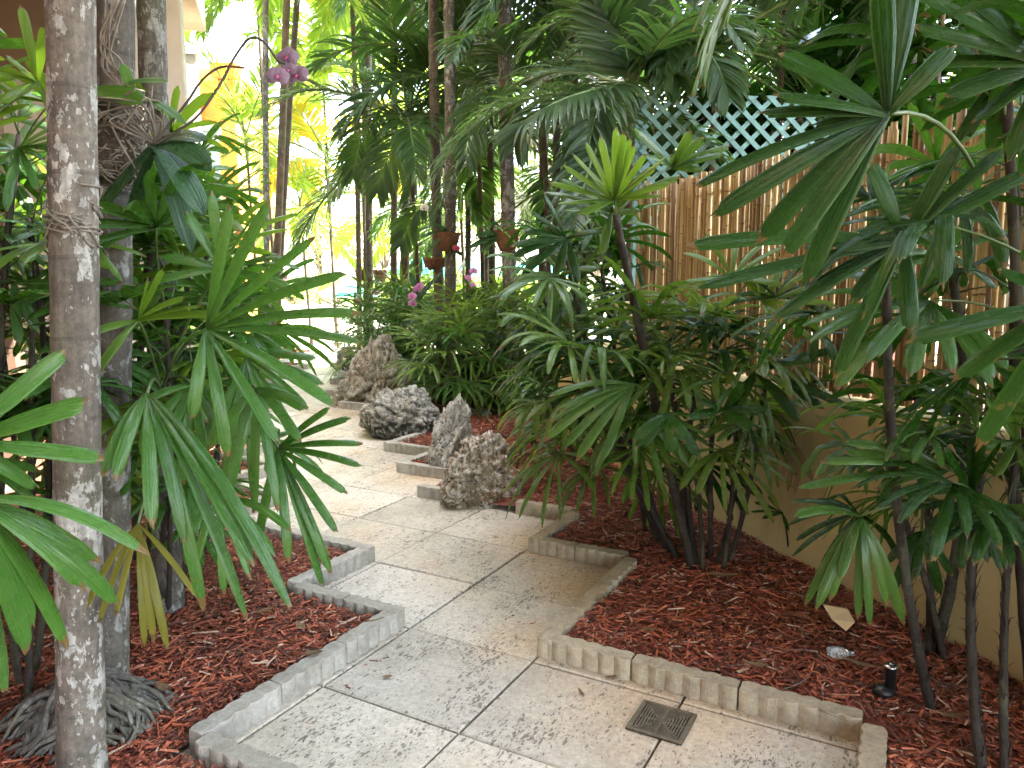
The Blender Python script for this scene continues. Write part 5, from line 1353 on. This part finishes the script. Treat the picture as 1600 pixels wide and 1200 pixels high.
# dry brown frond hanging by the wall
df = empty('dead_frond', P(1240, 700, 3.75), 'dry brown palm frond hanging in front of the tan wall', 'dead leaf')
mb = MB(); rr = random.Random(5); hb = P(1243, 695, 3.75)
for q in ((1222, 745), (1232, 768), (1245, 772), (1252, 755), (1268, 752), (1238, 740), (1256, 735)):
    e = P(q[0], q[1], 3.72); strap(mb, [hb.lerp(e, s / 7) + V((rr.gauss(0, .004), 0, .02 * sin(pi * s / 7))) for s in range(8)], .03, V((0, -1, .2)), rr=rr)
mb.build('leaflets', M['deadleaf'], df)
mb = MB(); mb.tube(curve3(P(1200, 640, 3.75), hb, V((0, 0, .05))), .004, 5); mb.build('petiole', M['cane'], df)
def fallen(px, py, L, w, yaw, label, z=.09, mat='deadleaf', name='fallen_leaf'):
    c = G(px, py, z); mb = MB(); rr = random.Random(int(px)); d = V((cos(yaw), sin(yaw), .05)); pts = [c + d * L * (s / 8 - .5) + V((0, 0, .25 * L * (s / 8 - .5) ** 2)) for s in range(9)]
    strap(mb, pts, w, V((0, 0, 1)), prof=lambda s: sin(pi * min(.97, .06 + s * .93)) ** .7, pleat=0, nx=4, blunt=False, fold=.25, rr=rr)
    tag(mb.build(name, M[mat]), label, 'leaf', 'fallen leaves')
fallen(490, 1022, .07, .05, .2, 'curled pale dry leaf on the left bed mulch beside the edging')
fallen(605, 1058, .04, .022, .1, 'small brown dry leaf lying alone on the middle pavers', .006)
fallen(412, 955, .10, .03, .7, 'grey dry leaf on the mulch under the yellow fan')
fallen(350, 1172, .06, .03, -.4, 'brown leaf caught at the lowest left edging corner', .02)
fallen(1130, 900, .14, .05, -.2, 'ochre dead leaf under the middle lady palm canes')
fallen(1350, 1040, .16, .03, -.6, 'pale dry leaf strip beside the clear bottle')
fallen(1000, 820, .07, .06, .3, 'orange brown leaf in the dark mulch behind the sunlit block')
fallen(908, 1082, .05, .014, 1.9, 'dark twisted leaf scrap on the paver left of the drain', .006)
fallen(955, 1058, .05, .02, .2, 'dark leaf scrap against the edging above the drain', .006)
for px, py, L_, lab in ((470, 980, .08, 'small curled brown leaf on the left bed mulch below the yellow fan'), (255, 1075, .09, 'tan dry leaf on the mulch beside the grey root mass'), (1010, 985, .08, 'brown dry leaf in the middle of the right bed'), (1180, 1040, .10, 'tan dry leaf on mulch above the right end of the tan kerb row'), (1490, 1120, .09, 'brown leaf on mulch between the right hand canes'), (940, 940, .07, 'small tan leaf on mulch at the left side of the right bed')):
    fallen(px, py, L_, L_ * .42, px * .7, lab)
fallen(585, 600 + 370, .09, .02, .4, 'long thin dry blade lying across the left edging stones', .12)
mb = MB(); rr = random.Random(8)
for i in range(26):
    a, b_ = random.uniform(2.0, 4.0), random.uniform(-1, 1.2); p = AB(a, b_)
    if not in_right(a, b_, p.x, p.y): continue
    yaw = rr.uniform(0, 6.28); d = V((cos(yaw), sin(yaw), 0)); n_ = V((-sin(yaw), cos(yaw), 0)); L = rr.uniform(.08, .3); k = rr.gauss(0, .04)
    mb.tube([p + d * L * (s / 6 - .5) + n_ * k * sin(pi * s / 6) + V((0, 0, bed_h(p.x, p.y) + .028 + .012 * sin(pi * s / 6))) for s in range(7)], rr.uniform(.001, .0022), 5)
tag(mb.build('twigs', M['aerial_root']), 'thin dry twigs scattered over the right bed mulch', 'twigs', kind='stuff')

# ------------------------------------------------------------------ light, world, camera
SUN_AZ, SUN_EL = radians(98), radians(64)         # from the right, over the fence
w = bpy.data.worlds.new('World'); S.world = w; w.use_nodes = True
nt = w.node_tree; bg = nt.nodes['Background']; sky = nt.nodes.new('ShaderNodeTexSky')
sky.sky_type = 'NISHITA'; sky.sun_disc = False; sky.sun_elevation = SUN_EL; sky.sun_rotation = SUN_AZ
sky.air_density = 1.2; sky.dust_density = 2.5; sky.ozone_density = .6
hs_ = nt.nodes.new('ShaderNodeHueSaturation'); hs_.inputs['Saturation'].default_value = .75
nt.links.new(sky.outputs[0], hs_.inputs['Color']); nt.links.new(hs_.outputs[0], bg.inputs[0]); bg.inputs[1].default_value = .15
sl = bpy.data.lights.new('sun', 'SUN'); sl.energy = 4.5; sl.angle = radians(.5); sl.color = (1, .93, .82)
so = bpy.data.objects.new('sun', sl); COL.objects.link(so)
sd_ = V((sin(SUN_AZ) * cos(SUN_EL), cos(SUN_AZ) * cos(SUN_EL), sin(SUN_EL)))
so.rotation_euler = sd_.to_track_quat('Z', 'Y').to_euler(); so.location = (0, 0, 20)
cam = bpy.data.cameras.new('camera'); co = bpy.data.objects.new('camera', cam); COL.objects.link(co)
co.location = (0, 0, CAMH); co.rotation_euler = (pi / 2 - PITCH, 0, 0)
cam.sensor_width = 36; cam.lens = 36 * FPX / 1600; cam.clip_end = 500; cam.clip_start = .05
S.camera = co
S.view_settings.view_transform = 'Standard'; S.view_settings.look = 'None'; S.view_settings.gamma = 1
S.view_settings.exposure = 4.35
c = S.cycles
c.use_denoising = True; c.max_bounces = 6; c.diffuse_bounces = 3; c.glossy_bounces = 3; c.transmission_bounces = 6; c.transparent_max_bounces = 6
c.sample_clamp_indirect = 6
